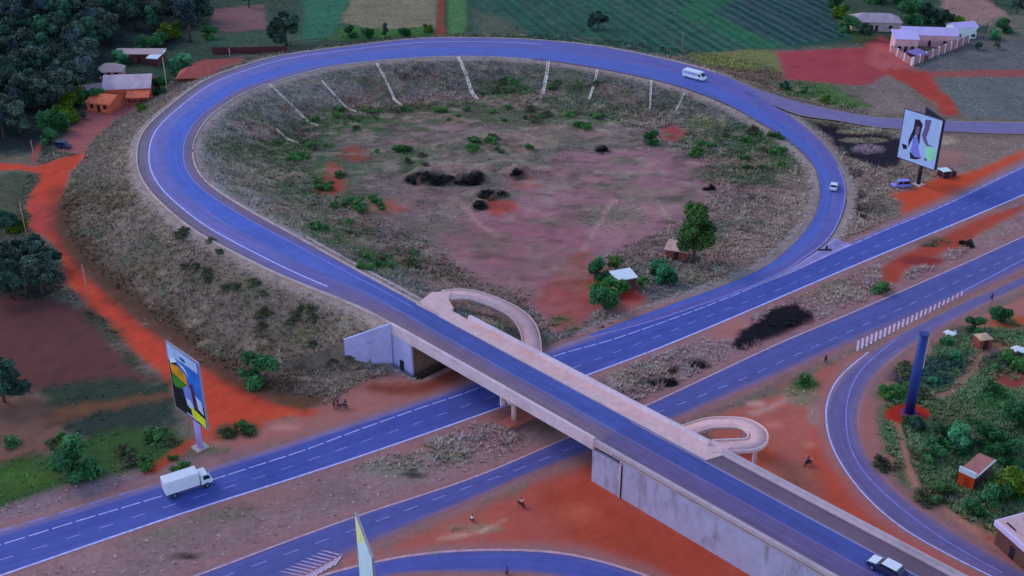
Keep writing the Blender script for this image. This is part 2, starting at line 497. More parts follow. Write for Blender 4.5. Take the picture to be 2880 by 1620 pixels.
def track(pp, w, rgb, soft=1.0, warp=0.8, alpha=1.0):
    P = spline([(*at(*p)[:2], 0) for p in pp], 2.0)
    A, B = strip(P, w); paint_w(outline(A, B), rgb, soft, warp, alpha)

# beyond the loop: thicket floor, fields
paint([(-900, -700), (3900, -700), (3900, 60), (2400, 130), (1900, 150), (1300, 100), (700, 150), (450, 270), (-900, 300)], (50, 70, 66), 6)
paint([(-900, -700), (580, -700), (560, 60), (480, 140), (330, 130), (250, 250), (150, 430), (-900, 470)], (36, 48, 58), 4)
paint([(590, 25), (745, 12), (752, 80), (640, 90), (595, 80)], (106, 82, 96), 1.5)
paint([(560, 95), (770, 88), (900, 100), (900, 128), (760, 132), (560, 140)], (58, 82, 76), 2)
paint([(600, 134), (780, 131), (800, 148), (690, 150), (600, 160)], (62, 44, 54), 1)
paint([(500, 200), (560, 170), (680, 160), (680, 180), (570, 225), (510, 232)], (128, 72, 78), 1.2)
paint([(860, -80), (1000, -80), (985, 0), (955, 62), (930, 108), (850, 112)], (46, 98, 88), 1.5)
paint([(1000, -120), (1236, -120), (1226, 92), (1100, 104), (960, 62), (985, 0)], (108, 108, 100), 1.2)
paint([(930, 112), (958, 72), (1100, 82), (1218, 72), (1226, 100), (1080, 110)], (52, 92, 52), 1.5)
paint([(1310, -300), (2260, -300), (2345, 0), (2405, 100), (2330, 122), (2150, 136), (1950, 155), (1880, 160), (1700, 126), (1500, 104), (1330, 98)], (36, 76, 72), 2, 1.5)
paint([(1900, -200), (2260, -300), (2345, 0), (2405, 100), (2230, 132), (2080, 80), (1980, 0)], (34, 60, 76), 8, 3, .8)
fd = G(2143, 149) - G(1920, 20); fd /= np.linalg.norm(fd)
fperp = (x * -fd[1] + y * fd[0])
fpoly = np.array([G(*p) for p in ((1310, -300), (2260, -300), (2345, 0), (2405, 100), (2150, 136), (1900, 162), (1700, 126), (1500, 104), (1330, 98))])
kf = np.where(near_sdf(fpoly, 8) < 0)[0]
row = np.sin(2 * math.pi * (fperp[kf] + 0.7 * NZ1[kf]) / 4.4)
row = np.where(row > 0, row ** 2 * 1.5, row * .8)
fade = 0.35 + 0.65 * sst(20, 90, x[kf])
base[kf] *= (1 + 0.5 * (row * fade)[:, None] * np.array([1.1, 1, 1.0]))
kk = 0.5 + 0.5 * np.sin(2 * math.pi * fperp[kf] / 16 + 2.0)
base[kf] = base[kf] * (1 - 0.35 * kk[:, None]) + np.array(C(58, 76, 86)) * 0.35 * kk[:, None]
paint([(1960, -10), (2080, 0), (1990, 40), (2230, 135), (2120, 140), (1900, 40)], (36, 96, 70), 3, 1.5, .5)
paint([(1330, 30), (1420, 50), (1480, 105), (1340, 100)], (76, 84, 80), 3, 3, .8)
paint([(1232, -200), (1252, -200), (1248, 60), (1255, 100), (1222, 100), (1230, 60)], (112, 58, 54), .8, .6)
paint([(1256, -200), (1306, -200), (1312, 70), (1300, 100), (1262, 94)], (64, 108, 76), 1, .8)
paint([(2345, 0), (2420, 40), (2470, 110), (2410, 118), (2350, 50)], (62, 88, 58), 1.5)
paint([(1925, 155), (2100, 140), (2185, 142), (2200, 200), (2190, 222), (2070, 214), (1990, 190)], (98, 106, 74), 1.5)
paint([(1980, 188), (2190, 205), (2260, 240), (2200, 260), (2080, 225)], (96, 84, 84), 1.5)
paint([(2178, 146), (2300, 140), (2430, 132), (2475, 98), (2530, 140), (2570, 190), (2560, 215), (2490, 246), (2330, 232), (2212, 224)], (134, 58, 74), 1.6, 1.5)
paint([(2450, 110), (2540, 150), (2570, 190), (2500, 200), (2440, 180)], (150, 86, 98), 2, 2, .7)
paint([(2560, 205), (2600, 150), (2720, 90), (2900, 110), (3600, 100), (3600, 200), (2900, 195)], (86, 90, 106), 2)
paint([(2630, 225), (2760, 212), (3500, 205), (3500, 342), (2720, 335), (2660, 270)], (86, 96, 110), 2)
paint([(2560, 196), (2700, 200), (3300, 188), (3300, 210), (2760, 216), (2600, 214)], (124, 72, 82), 1)
paint([(2500, 196), (2600, 204), (2640, 240), (2700, 318), (2660, 326), (2600, 275), (2530, 222)], (140, 56, 56), 1)
paint([(2500, 215), (2545, 240), (2640, 330), (2560, 322), (2440, 318), (2430, 245)], (108, 100, 112), 1.5)
paint([(2660, -30), (2780, 0), (2850, 50), (2760, 72), (2690, 52), (2640, 20)], (126, 106, 114), 1.5)
paint([(2780, 60), (2880, 30), (3300, 20), (3300, 110), (2820, 110)], (92, 96, 98), 2)
paint([(2190, 228), (2330, 234), (2460, 300), (2400, 306), (2280, 285), (2200, 262)], (68, 94, 64), 1.5)
# inside the loop
inside = np.zeros(len(P2), bool)
ring = np.vstack([LI[:, :2], [A0 + U * (S1 + 3) + NN * 2]])
kin = np.where((np.abs(x) < 130) & (y > 120) & (y < 440))[0]
inside[kin] = sdf(P2[kin], ring) < 0
base[inside] = np.array(C(104, 95, 106))
nearroad = inside & (loopd < 20)
a_ = (1 - sst(12, 20, loopd))[:, None] * nearroad[:, None]
base[:] = base * (1 - a_) + np.where((x < -45)[:, None], np.array(C(106, 111, 124)), np.array(C(92, 96, 108))) * a_
paint([(640, 420), (760, 380), (900, 400), (1000, 440), (1090, 470), (1000, 520), (950, 560), (1020, 620), (1080, 740), (980, 710), (860, 620), (740, 520)], (62, 86, 70), 4, 4, .8, None, .4)
paint([(720, 350), (900, 325), (1300, 285), (1600, 258), (1860, 300), (1800, 335), (1500, 345), (1250, 352), (1000, 400), (800, 440)], (64, 84, 72), 4, 4, .8, None, .4)
paint([(1930, 350), (2150, 395), (2240, 460), (2190, 530), (2050, 500), (1880, 420)], (60, 84, 74), 4, 4, .8, None, .4)
paint([(1180, 460), (1300, 380), (1600, 360), (1820, 400), (1700, 440), (1500, 450), (1400, 500), (1260, 500)], (104, 102, 108), 3, 3, .7)
paint([(1230, 640), (1400, 560), (1600, 425), (1980, 420), (2060, 520), (1900, 640), (1720, 720), (1660, 860), (1560, 935), (1480, 870), (1300, 770)], (126, 98, 120), 3)
paint([(1260, 660), (1440, 580), (1600, 600), (1690, 690), (1660, 800), (1500, 800), (1280, 730)], (128, 90, 114), 3)
paint([(1540, 800), (1640, 700), (1700, 790), (1700, 850), (1650, 910), (1560, 935), (1500, 850)], (138, 74, 84), 2.5)
paint([(2170, 520), (2290, 455), (2296, 600), (2190, 705), (2060, 790), (1900, 800), (1980, 690)], (116, 106, 114), 3)
for b in ((820, 425, 110, 38, (48, 84, 50)), (985, 335, 120, 42, (54, 86, 52)), (1140, 315, 150, 22, (68, 82, 62)), (1420, 252, 95, 30, (46, 84, 50)), (1610, 245, 90, 22, (64, 84, 64)),
          (1290, 318, 330, 24, (72, 82, 68)), (900, 500, 70, 60, (58, 84, 64)), (1010, 580, 80, 50, (58, 80, 60)), (950, 650, 110, 45, (64, 86, 62)), (1090, 735, 120, 40, (60, 76, 56)),
          (1120, 450, 90, 40, (60, 84, 62)), (1560, 345, 170, 28, (68, 82, 70)), (2060, 405, 160, 55, (52, 82, 62)), (2150, 450, 90, 45, (62, 90, 62)), (1980, 345, 60, 22, (84, 100, 70)), (2080, 490, 150, 34, (72, 84, 74)),
          (880, 600, 150, 40, (100, 102, 100)), (1720, 610, 100, 34, (98, 98, 96)), (1560, 380, 160, 30, (92, 92, 92)), (1250, 640, 80, 30, (98, 92, 98)), (1350, 830, 160, 35, (100, 88, 94)), (1240, 780, 90, 30, (82, 76, 74)),
          (700, 480, 80, 60, (104, 104, 106)), (1400, 905, 90, 45, (108, 100, 104)), (1580, 905, 42, 24, (46, 84, 56))):
    blob(*b, 2.5, 3.5, .9, .25)
for b in ((935, 505, 36, 46, (146, 54, 56)), (1000, 432, 42, 22, (116, 60, 58)), (1890, 377, 32, 20, (152, 48, 60)), (1483, 508, 32, 22, (152, 76, 72)), (1412, 582, 52, 22, (150, 66, 62)), (1080, 582, 58, 18, (136, 74, 70)),
          (1682, 800, 26, 50, (146, 56, 52)), (1765, 838, 52, 20, (165, 50, 44)), (1830, 868, 130, 16, (142, 92, 98))):
    blob(*b, 2.2, 3.6, .85)
blob(1420, 405, 170, 34, (112, 108, 106), 2.5, 3, .8, .1)
for b in ((1205, 505, 70, 20, (28, 24, 34)), (1320, 505, 50, 20, (28, 26, 34)), (1462, 492, 26, 20, (42, 40, 40)), (1385, 548, 58, 14, (42, 40, 38)), (1350, 578, 24, 16, (48, 44, 46)), (1830, 395, 20, 16, (44, 56, 52)), (1690, 420, 18, 12, (52, 50, 56))):
    blob(*b, .6, 1.0, 1, .5)
track([(1728, 560), (1690, 620), (1640, 705)], .8, (150, 124, 138)); track([(1290, 560), (1340, 620), (1400, 665)], .9, (150, 124, 132)); track([(1850, 560), (1880, 620), (1890, 700)], .9, (150, 130, 136))
track([(1480, 420), (1620, 500), (1690, 520)], .5, (90, 78, 92)); 
# outer bank, dirt road
outb = (~inside) & (loopd < 28) & (loopd > 0) & (x < -20) & (y < 420)
ao = ((1 - sst(20, 28, loopd)) * outb)[:, None]
base[:] = base * (1 - ao) + np.array(C(100, 96, 101)) * ao
ko = outb & (loopd < 6)
base[ko] = base[ko] * 0.4 + np.array(C(112, 106, 112)) * 0.6
for b in ((640, 800, 60, 25, (80, 84, 76)), (560, 700, 60, 30, (96, 86, 92)), (850, 930, 70, 40, (88, 90, 76)), (760, 980, 60, 35, (78, 72, 66)), (300, 560, 80, 50, (84, 80, 70)), (420, 760, 60, 40, (88, 80, 74))):
    blob(*b, 2, 3, .8, .2)
paint([(-700, 452), (60, 460), (95, 470), (232, 430), (232, 446), (200, 480), (182, 540), (162, 575), (156, 640), (196, 710), (240, 766), (318, 838), (388, 906), (463, 955), (560, 1022), (652, 1078), (780, 1136), (880, 1152), (900, 1168),
       (740, 1182), (610, 1215), (566, 1240), (520, 1130), (447, 1048), (373, 988), (317, 928), (253, 862), (186, 798), (172, 732), (146, 682), (80, 640), (72, 580), (84, 540), (112, 505), (105, 486), (60, 478), (-700, 486)], (168, 66, 54), .9, .9)
paint([(90, 560), (150, 570), (140, 660), (80, 640)], (150, 64, 72), 1.5, 1, .7)
track([(176, 585), (170, 650), (222, 725), (335, 830), (470, 935), (590, 1025), (690, 1085), (800, 1120)], 4.0, (84, 44, 40), 2.4, 1.6, .8)
track([(196, 520), (186, 600), (240, 715), (350, 815), (490, 915), (610, 1000), (720, 1065), (830, 1090)], 6.0, (72, 58, 50), 3.5, 2, .7)
paint([(95, 470), (120, 400), (110, 395), (90, 440)], (140, 72, 74), 1, .8)
paint([(235, 430), (330, 330), (400, 300), (400, 250), (250, 290), (190, 380), (170, 425)], (134, 84, 96), 1.5, 1.5)
# left fields
paint([(-700, 490), (60, 482), (102, 492), (108, 510), (78, 545), (66, 660), (-700, 700)], (66, 76, 68), 1.2)
paint([(-700, 690), (150, 690), (178, 800), (120, 850), (-700, 860)], (44, 46, 52), 2)
paint([(-700, 850), (150, 840), (250, 880), (340, 970), (440, 1070), (400, 1095), (-700, 1150)], (82, 54, 62), 2)
paint([(250, 880), (300, 900), (380, 1000), (440, 1060), (400, 1060), (300, 960)], (58, 66, 62), 1.5)
paint([(-700, 1130), (150, 1110), (190, 1180), (180, 1250), (70, 1300), (-700, 1350)], (104, 80, 80), 1.5)
paint([(110, 1095), (330, 1062), (470, 1080), (482, 1108), (330, 1130), (140, 1152)], (46, 62, 58), 1.5)
paint([(140, 1155), (330, 1130), (480, 1106), (484, 1128), (300, 1165), (160, 1195)], (96, 70, 60), 1.2)
paint([(178, 1196), (380, 1145), (490, 1128), (500, 1200), (300, 1236), (200, 1236)], (44, 58, 60), 1.5)
paint([(-700, 1420), (0, 1310), (150, 1270), (240, 1235), (480, 1196), (545, 1250), (450, 1305), (250, 1368), (0, 1432), (-700, 1650)], (50, 80, 50), 1.5)
blob(60, 1345, 90, 28, (60, 92, 46), 2, 2.5, .9); blob(390, 1235, 70, 25, (52, 80, 48), 2, 2.5, .8); blob(300, 1330, 120, 18, (80, 92, 80), 2, 2.5, .6)
paint([(-700, 1640), (0, 1432), (160, 1374), (420, 1318), (560, 1285), (640, 1262), (700, 1240), (720, 1275), (300, 1404), (0, 1495), (-700, 1760)], (118, 104, 128), 1.4, 1)
paint([(402, 1332), (470, 1275), (545, 1225), (552, 1250), (470, 1308), (440, 1335)], (138, 66, 56), .8, .6)
paint([(600, 1290), (566, 1240), (610, 1215), (740, 1182), (900, 1150), (1000, 1090), (1150, 1040), (1340, 1050), (1300, 1086), (960, 1196), (700, 1262)], (142, 98, 106), 1.8)
paint([(600, 1200), (780, 1150), (880, 1158), (760, 1185), (620, 1240), (580, 1240)], (164, 72, 56), 1.5)
paint([(1010, 1090), (1150, 1075), (1330, 1010), (1345, 1075), (1200, 1120)], (104, 46, 38), 2, 1.5, .8)
for b in ((700, 1210, 24, 22, (58, 76, 58)), (640, 1215, 40, 26, (76, 72, 62)), (840, 1130, 60, 20, (84, 62, 52)), (800, 1202, 40, 8, (168, 120, 130)), (600, 1265, 50, 14, (104, 104, 98))):
    blob(*b, .9, 1, .9)
# median between the carriageways
med = outline(H1_LOW2, rematch(H1_LOW2, H2_UP))
paint_w(med, (125, 106, 124), 1.2, .6)
for b in ((330, 1490, 190, 34, (108, 106, 110)), (680, 1390, 190, 26, (128, 98, 106)), (590, 1440, 110, 22, (98, 100, 102)), (1110, 1315, 100, 34, (108, 112, 116)), (1240, 1272, 80, 32, (108, 106, 112)), (1060, 1260, 160, 16, (140, 98, 106)),
          (1430, 1160, 120, 34, (120, 72, 74)), (1560, 1190, 60, 20, (86, 78, 72)), (1800, 1060, 120, 30, (120, 112, 118)), (2330, 820, 100, 30, (122, 116, 120)), (2050, 920, 70, 40, (142, 92, 100)), (2240, 800, 40, 25, (140, 96, 104)),
          (2700, 640, 130, 26, (116, 108, 114)), (2500, 770, 60, 14, (128, 122, 128))):
    blob(*b, 2, 2.2, .85, .4)
paint([(2478, 752), (2600, 690), (2720, 620), (2880, 575), (2880, 590), (2700, 690), (2560, 750), (2520, 800), (2490, 790)], (142, 64, 58), 1.2, 1)
blob(2600, 735, 60, 12, (118, 48, 54), 1, 1)
paint([(2058, 972), (2075, 925), (2130, 905), (2168, 870), (2236, 862), (2290, 888), (2302, 905), (2230, 935), (2190, 950), (2140, 965), (2080, 985)], (20, 18, 32), .6, 1.6, 1, None, .8)
for b in ((1870, 1078, 62, 10, (34, 30, 38)), (1968, 1028, 36, 12, (40, 38, 38)), (1895, 1045, 14, 12, (40, 38, 40)), (1165, 1335, 40, 9, (56, 54, 64)), (1230, 1290, 20, 9, (70, 66, 76)), (520, 1565, 40, 8, (52, 46, 48)), (2475, 812, 26, 12, (60, 66, 44)), (2620, 680, 50, 14, (76, 72, 60))):
    blob(*b, .5, .9, 1, .5)
# red ground round the ramps
paint([(2010, 1180), (2250, 1075), (2420, 985), (2400, 1030), (2325, 1140), (2326, 1210), (2400, 1370), (2480, 1440), (2770, 1625), (3000, 1760), (2600, 1760), (2280, 1480), (1960, 1290)], (148, 88, 90), 1.6)
paint([(2290, 1180), (2340, 1290), (2400, 1370), (2560, 1510), (2760, 1625), (2660, 1640), (2440, 1500), (2330, 1400), (2270, 1280)], (160, 72, 60), 1.8, 1.5, .9)
paint([(2060, 1260), (2160, 1240), (2200, 1300), (2120, 1360)], (156, 74, 56), 2, 1.5, .8)
for b in ((2250, 1110, 50, 30, (112, 116, 108)), (2265, 1080, 34, 20, (70, 96, 56)), (2290, 1170, 16, 26, (140, 128, 134)), (2120, 1135, 26, 6, (176, 140, 150)), (2175, 1195, 26, 12, (170, 108, 112)), (2280, 1250, 16, 8, (170, 120, 120)), (2200, 1330, 80, 30, (150, 96, 92))):
    blob(*b, .9, 1.1, .85)
track([(2110, 1165), (2170, 1145), (2215, 1120)], 1.0, (164, 124, 136))
paint([(1040, 1572), (1150, 1510), (1330, 1425), (1500, 1350), (1660, 1296), (1900, 1400), (2150, 1640), (2000, 1720), (1800, 1604), (1640, 1558), (1500, 1544), (1330, 1542)], (147, 76, 76), 1.5)
paint([(1040, 1572), (1150, 1512), (1330, 1430), (1420, 1440), (1360, 1530), (1200, 1552)], (146, 86, 88), 2, 2, .8)
paint([(1500, 1400), (1660, 1310), (1760, 1420), (1960, 1530), (2120, 1640), (1900, 1640), (1640, 1530)], (144, 62, 50), 2.5, 2, .8)
blob(1335, 1486, 90, 16, (124, 110, 106), .8, 1.4, .9, .5); blob(1300, 1490, 40, 6, (64, 56, 60), .5, .8, .9); blob(1620, 1440, 60, 30, (164, 90, 80), 2, 2, .6)
track([(1230, 1515), (1290, 1505), (1360, 1492), (1420, 1460)], .5, (180, 150, 150))
paint([(900, 1660), (1060, 1628), (1330, 1616), (1500, 1620), (1700, 1680), (1850, 1780), (900, 1800)], (146, 88, 86), 1.2, .8)
paint([(960, 1570), (1050, 1532), (1052, 1582), (960, 1620)], (150, 80, 70), 1, .8)
# right-hand plots
paint([(2430, 1170), (2480, 1080), (2600, 965), (2760, 885), (2960, 800), (3700, 500), (3700, 2000), (3100, 1760), (2880, 1592), (2640, 1452), (2480, 1320), (2430, 1240)], (140, 96, 104), 1.6)
paint([(2470, 1190), (2500, 1090), (2600, 1010), (2650, 960), (2760, 930), (2960, 870), (3600, 700), (3600, 1900), (2900, 1560), (2650, 1440), (2530, 1350), (2490, 1270)], (74, 100, 82), 1.4)
for b in ((2640, 1050, 90, 44, (34, 62, 70)), (2515, 1105, 60, 22, (34, 84, 42)), (2530, 1060, 40, 20, (40, 52, 78)), (2790, 1010, 80, 26, (64, 76, 80)), (2800, 1120, 60, 40, (44, 86, 56)), (2690, 1180, 60, 40, (76, 90, 70)), (2700, 1230, 40, 36, (108, 98, 94)),
          (2860, 1075, 70, 24, (122, 50, 62)), (2840, 905, 60, 16, (164, 76, 56)), (2790, 975, 60, 12, (132, 82, 78)), (2830, 1250, 70, 40, (46, 70, 62)), (2640, 1400, 60, 20, (70, 72, 60)), (2780, 1400, 60, 20, (60, 88, 60)), (2560, 1300, 50, 30, (66, 78, 66)), (2730, 1410, 44, 10, (98, 102, 108)), (2690, 930, 40, 14, (54, 78, 66))):
    blob(*b, 1.4, 1.8, .9, .4)
blob(2552, 1166, 64, 30, (144, 42, 36), .5, .4)
track([(2520, 1190), (2535, 1230), (2548, 1290), (2580, 1370), (2640, 1420), (2740, 1490), (2880, 1590)], 1.3, (150, 112, 112), .6, .5)
track([(2890, 980), (2770, 990), (2735, 1040), (2690, 1090), (2640, 1115), (2600, 1130)], 1.4, (134, 110, 108), .7, .7)
paint([(2380, 1000), (2440, 1080), (2418, 1155), (2416, 1230), (2460, 1330), (2440, 1330), (2400, 1220)], (142, 96, 110), 1)
paint([(2420, 1100), (2450, 1130), (2446, 1240), (2470, 1300), (2440, 1290), (2416, 1200)], (160, 84, 70), 1, .8, .8)
paint([(2760, 1500), (2830, 1530), (2960, 1620), (2960, 1660), (2860, 1590)], (136, 60, 62), 1, 1)
# wedge between loop, branch road and carriageway
paint([(2290, 350), (2500, 372), (2880, 385), (3300, 390), (3300, 240), (2880, 440), (2665, 545), (2479, 625), (2330, 700), (2390, 560), (2376, 490)], (114, 104, 112), 1.5)
paint([(2272, 338), (2330, 350), (2400, 362), (2500, 382), (2538, 400), (2530, 460), (2470, 476), (2420, 452), (2370, 425), (2330, 380)], (32, 28, 48), .8, 1.8, 1, None, .85)
blob(2440, 420, 46, 14, (108, 98, 128), .7, .8); blob(2410, 370, 60, 7, (140, 136, 132), .6, .8, .9, .3); blob(2430, 395, 70, 8, (118, 114, 112), .6, .8, .9, .2)
for b in ((2425, 575, 22, 40, (36, 32, 48)), (2470, 588, 34, 14, (52, 48, 64)), (2440, 605, 12, 18, (34, 32, 44)), (2400, 490, 30, 14, (66, 62, 70))):
    blob(*b, .5, 1, 1, .5)
blob(2490, 575, 70, 34, (104, 100, 106), 1.5, 1.5, .6)
paint([(2500, 545), (2560, 535), (2620, 505), (2740, 480), (2880, 420), (2880, 445), (2700, 540), (2540, 605), (2540, 570)], (164, 68, 52), 1.4, 1.2)
blob(2660, 445, 70, 26, (128, 96, 104), 2, 2, .8); blob(2660, 395, 30, 12, (150, 140, 140), 1, 1.2, .7)
# gravel verge beside the loop, plus general mottling
vg = (loopd > 0) & (loopd < 3.2) & (flatd > 1)
av = (vg * (0.75 - 0.2 * NZ2) * (1 - sst(2.0, 3.2, loopd)))[:, None]
base[:] = base * (1 - av) + np.array(C(138, 130, 148)) * av
# dust trodden out from the carriageways
dst = ((1 - sst(.2, 3.2, flatd + 1.0 * NZ2)) * near * .75)[:, None]
base[:] = base * (1 - dst) + np.array(C(132, 100, 118)) * dst
redness = base[:, 0] / (base[:, 1] + .001)
rough_m = 1 - .8 * sst(1.7, 2.8, redness)
pm_ = inside & (loopd > 6)
up_ = sst(210, 300, y)
for lam, sd, rgb_, wt in ((12, 31, (78, 92, 80), .75), (7, 32, (142, 110, 126), .35), (5, 33, (74, 68, 70), .5), (3.4, 34, (136, 130, 136), .5), (2.4, 35, (58, 56, 56), .5)):
    w_ = (sst(.1, .45, fbm(x * .55, y * .85, lam * .8, 4, sd)) * wt * pm_ * (np.where(lam > 10, .35 + .65 * up_, np.where(lam < 4, .3 + .7 * up_, 1))))[:, None]
    base[:] = base * (1 - w_) + np.array(C(*rgb_)) * w_
mott = 1 + (0.20 * NZ2 + 0.15 * NZ3 + 0.12 * NZ1) * (.3 + .7 * rough_m)
base *= mott[:, None]
bankm = (loopd < 28) & (loopd > 3) & (redness < 1.9) & (base.sum(1) > .13)
dry = (sst(.2, .6, fbm(x, y, 3.2, 3, 9)) * 0.55 * bankm)[:, None]
base[:] = base * (1 - dry) + np.array(C(134, 128, 130)) * dry
drk = (sst(.3, .62, fbm(x, y, 2.6, 3, 12)) * 0.4 * (bankm | (inside & (redness < 1.9))))[:, None]
base[:] = base * (1 - drk) + np.array(C(60, 64, 66)) * drk
grn = (sst(.15, .5, fbm(x, y, 7, 3, 21)) * 0.5 * bankm)[:, None]
base[:] = base * (1 - grn) + np.array(C(80, 92, 86)) * grn

def ground_material():
    m = bpy.data.materials.new('soil_and_grass'); m.use_nodes = True
    nt = m.node_tree; n = nt.nodes; l = nt.links; b = n['Principled BSDF']
    b.inputs['Roughness'].default_value = 0.95; b.inputs['Specular IOR Level'].default_value = 0.1
    at_ = n.new('ShaderNodeAttribute'); at_.attribute_name = 'Col'
    tc = n.new('ShaderNodeTexCoord')
    def nz(scale, detail, lo, hi, rough=.6):
        t = n.new('ShaderNodeTexNoise'); t.inputs['Scale'].default_value = scale; t.inputs['Detail'].default_value = detail; t.inputs['Roughness'].default_value = rough
        l.new(tc.outputs['Object'], t.inputs['Vector'])
        r = n.new('ShaderNodeMapRange'); r.inputs['From Min'].default_value = .3; r.inputs['From Max'].default_value = .7
        r.inputs['To Min'].default_value = lo; r.inputs['To Max'].default_value = hi
        l.new(t.outputs['Fac'], r.inputs['Value']); return t, r
    t1, r1 = nz(0.9, 8, .76, 1.22, .7); t2, r2 = nz(3.5, 4, .86, 1.14)
    mu = n.new('ShaderNodeMath'); mu.operation = 'MULTIPLY'; l.new(r1.outputs[0], mu.inputs[0]); l.new(r2.outputs[0], mu.inputs[1])
    mx = n.new('ShaderNodeMix'); mx.data_type = 'RGBA'; mx.blend_type = 'MULTIPLY'
    fr_ = n.new('ShaderNodeMapRange'); fr_.inputs['To Min'].default_value = .25; fr_.inputs['To Max'].default_value = 1.0
    l.new(at_.outputs['Alpha'], fr_.inputs['Value']); l.new(fr_.outputs[0], mx.inputs['Factor'])
    l.new(at_.outputs['Color'], mx.inputs['A']); l.new(mu.outputs[0], mx.inputs['B']); l.new(mx.outputs['Result'], b.inputs['Base Color'])
    bp = n.new('ShaderNodeBump'); l.new(fr_.outputs[0], bp.inputs['Strength']); bp.inputs['Distance'].default_value = 0.35
    l.new(t1.outputs['Fac'], bp.inputs['Height']); l.new(bp.outputs['Normal'], b.inputs['Normal'])
    return m

nx_, ny_ = len(TX), len(TY)
gi = (np.arange(nx_ - 1)[:, None] * ny_ + np.arange(ny_ - 1)[None, :])
GF = np.stack([gi, gi + ny_, gi + ny_ + 1, gi + 1], axis=2).reshape(-1, 4)
ground = meshobj('ground', np.column_stack([x, y, HG.ravel()]), GF, ground_material(), smooth=True)
tag(ground, kind='structure')
ca = ground.data.attributes.new('Col', 'FLOAT_COLOR', 'POINT')
ca.data.foreach_set('color', np.column_stack([np.clip(base, .004, .9), rough_m]).astype(np.float32).ravel())

# ------------------------------------------------------------------ roads
def asphalt():
    m = bpy.data.materials.new('asphalt'); m.use_nodes = True
    nt = m.node_tree; n = nt.nodes; l = nt.links; b = n['Principled BSDF']
    b.inputs['Roughness'].default_value = 0.72; b.inputs['Specular IOR Level'].default_value = 0.25
    at_ = n.new('ShaderNodeAttribute'); at_.attribute_name = 'Col'
    uv = n.new('ShaderNodeTexCoord')
    mp = n.new('ShaderNodeMapping'); mp.inputs['Scale'].default_value = (1.0, 0.035, 1)
    l.new(uv.outputs['UV'], mp.inputs['Vector'])
    t1 = n.new('ShaderNodeTexNoise'); t1.inputs['Scale'].default_value = 1.3; t1.inputs['Detail'].default_value = 5; l.new(mp.outputs['Vector'], t1.inputs['Vector'])
    t2 = n.new('ShaderNodeTexNoise'); t2.inputs['Scale'].default_value = 0.35; t2.inputs['Detail'].default_value = 7; t2.inputs['Roughness'].default_value = .65; l.new(uv.outputs['Object'], t2.inputs['Vector'])
    r1 = n.new('ShaderNodeMapRange'); r1.inputs['From Min'].default_value = .3; r1.inputs['From Max'].default_value = .7; r1.inputs['To Min'].default_value = .86; r1.inputs['To Max'].default_value = 1.14
    r2 = n.new('ShaderNodeMapRange'); r2.inputs['From Min'].default_value = .3; r2.inputs['From Max'].default_value = .7; r2.inputs['To Min'].default_value = .88; r2.inputs['To Max'].default_value = 1.12
    l.new(t1.outputs['Fac'], r1.inputs['Value']); l.new(t2.outputs['Fac'], r2.inputs['Value'])
    mu = n.new('ShaderNodeMath'); mu.operation = 'MULTIPLY'; l.new(r1.outputs[0], mu.inputs[0]); l.new(r2.outputs[0], mu.inputs[1])
    mx = n.new('ShaderNodeMix'); mx.data_type = 'RGBA'; mx.blend_type = 'MULTIPLY'; mx.inputs['Factor'].default_value = 1
    l.new(at_.outputs['Color'], mx.inputs['A']); l.new(mu.outputs[0], mx.inputs['B']); l.new(mx.outputs['Result'], b.inputs['Base Color'])
    return m
ASPH = asphalt()
PAINT = mat('road_paint', C(150, 162, 244), .7, .3, 1.2)
PAINT2 = mat('worn_road_paint', C(112, 120, 214), .7, .3, 1.2)

def road(name, A, B, stops, stops2=None, blend=None, dz=0.0, parent=None, stops3=None, blend3=None):
    """stops: (fraction across, display colour); stops2/blend give a second section that takes over along the road"""
    n = len(A)
    t1 = np.array([s[0] for s in stops]); c1 = np.array([C(*s[1]) for s in stops])
    cuts = np.repeat(t1[None], n, 0); cols = np.repeat(c1[None], n, 0)
    if stops2 is not None:
        t2 = np.array([s[0] for s in stops2]); c2 = np.array([C(*s[1]) for s in stops2])
        w = blend[:, None]
        cuts = cuts * (1 - w) + t2[None] * w; cols = cols * (1 - w[..., None]) + c2[None] * w[..., None]
    if stops3 is not None:
        t3 = np.array([s[0] for s in stops3]); c3 = np.array([C(*s[1]) for s in stops3]); w = blend3[:, None]
        cuts = cuts * (1 - w) + t3[None] * w; cols = cols * (1 - w[..., None]) + c3[None] * w[..., None]
    o = ribbon(name, A, B, ASPH, dz, cuts, [0] * (len(t1) - 1), parent)
    a = o.data.attributes.new('Col', 'FLOAT_COLOR', 'POINT')
    a.data.foreach_set('color', np.concatenate([cols.reshape(-1, 3), np.ones((n * len(t1), 1))], axis=1).astype(np.float32).ravel())
    return o

BL, PU, SH, DU = (68, 86, 180), (84, 86, 166), (100, 90, 138), (128, 104, 122)
nL = len(LO); sL = np.linspace(0, 1, nL)
arc = np.r_[0, np.cumsum(np.linalg.norm(np.diff(LO[:, :2], axis=0), axis=1))]
bl = sst(20, 70, arc) * (1 - sst(170, 240, arc))
loop = road('loop_road', LO, LI,
            [(0, (84, 84, 150)), (.03, PU), (.25, (74, 80, 168)), (.46, (84, 84, 162)), (.5, BL), (.75, BL), (.93, (66, 84, 178)), (1, (84, 82, 148))],
            [(0, (92, 84, 112)), (.17, (98, 90, 140)), (.20, (92, 94, 180)), (.46, (84, 90, 176)), (.55, (62, 86, 190)), (.80, (60, 85, 188)), (.84, (88, 82, 140)), (1, (96, 86, 118))], bl, stops3=
            [(0, (128, 108, 128)), (.05, (106, 94, 122)), (.3, (96, 86, 130)), (.46, (90, 84, 142)), (.5, (86, 98, 172)), (.53, (58, 74, 160)), (.94, (58, 75, 160)), (1, (84, 90, 152))], blend3=1 - sst(2, 45, arc))
loop.location.z = .02
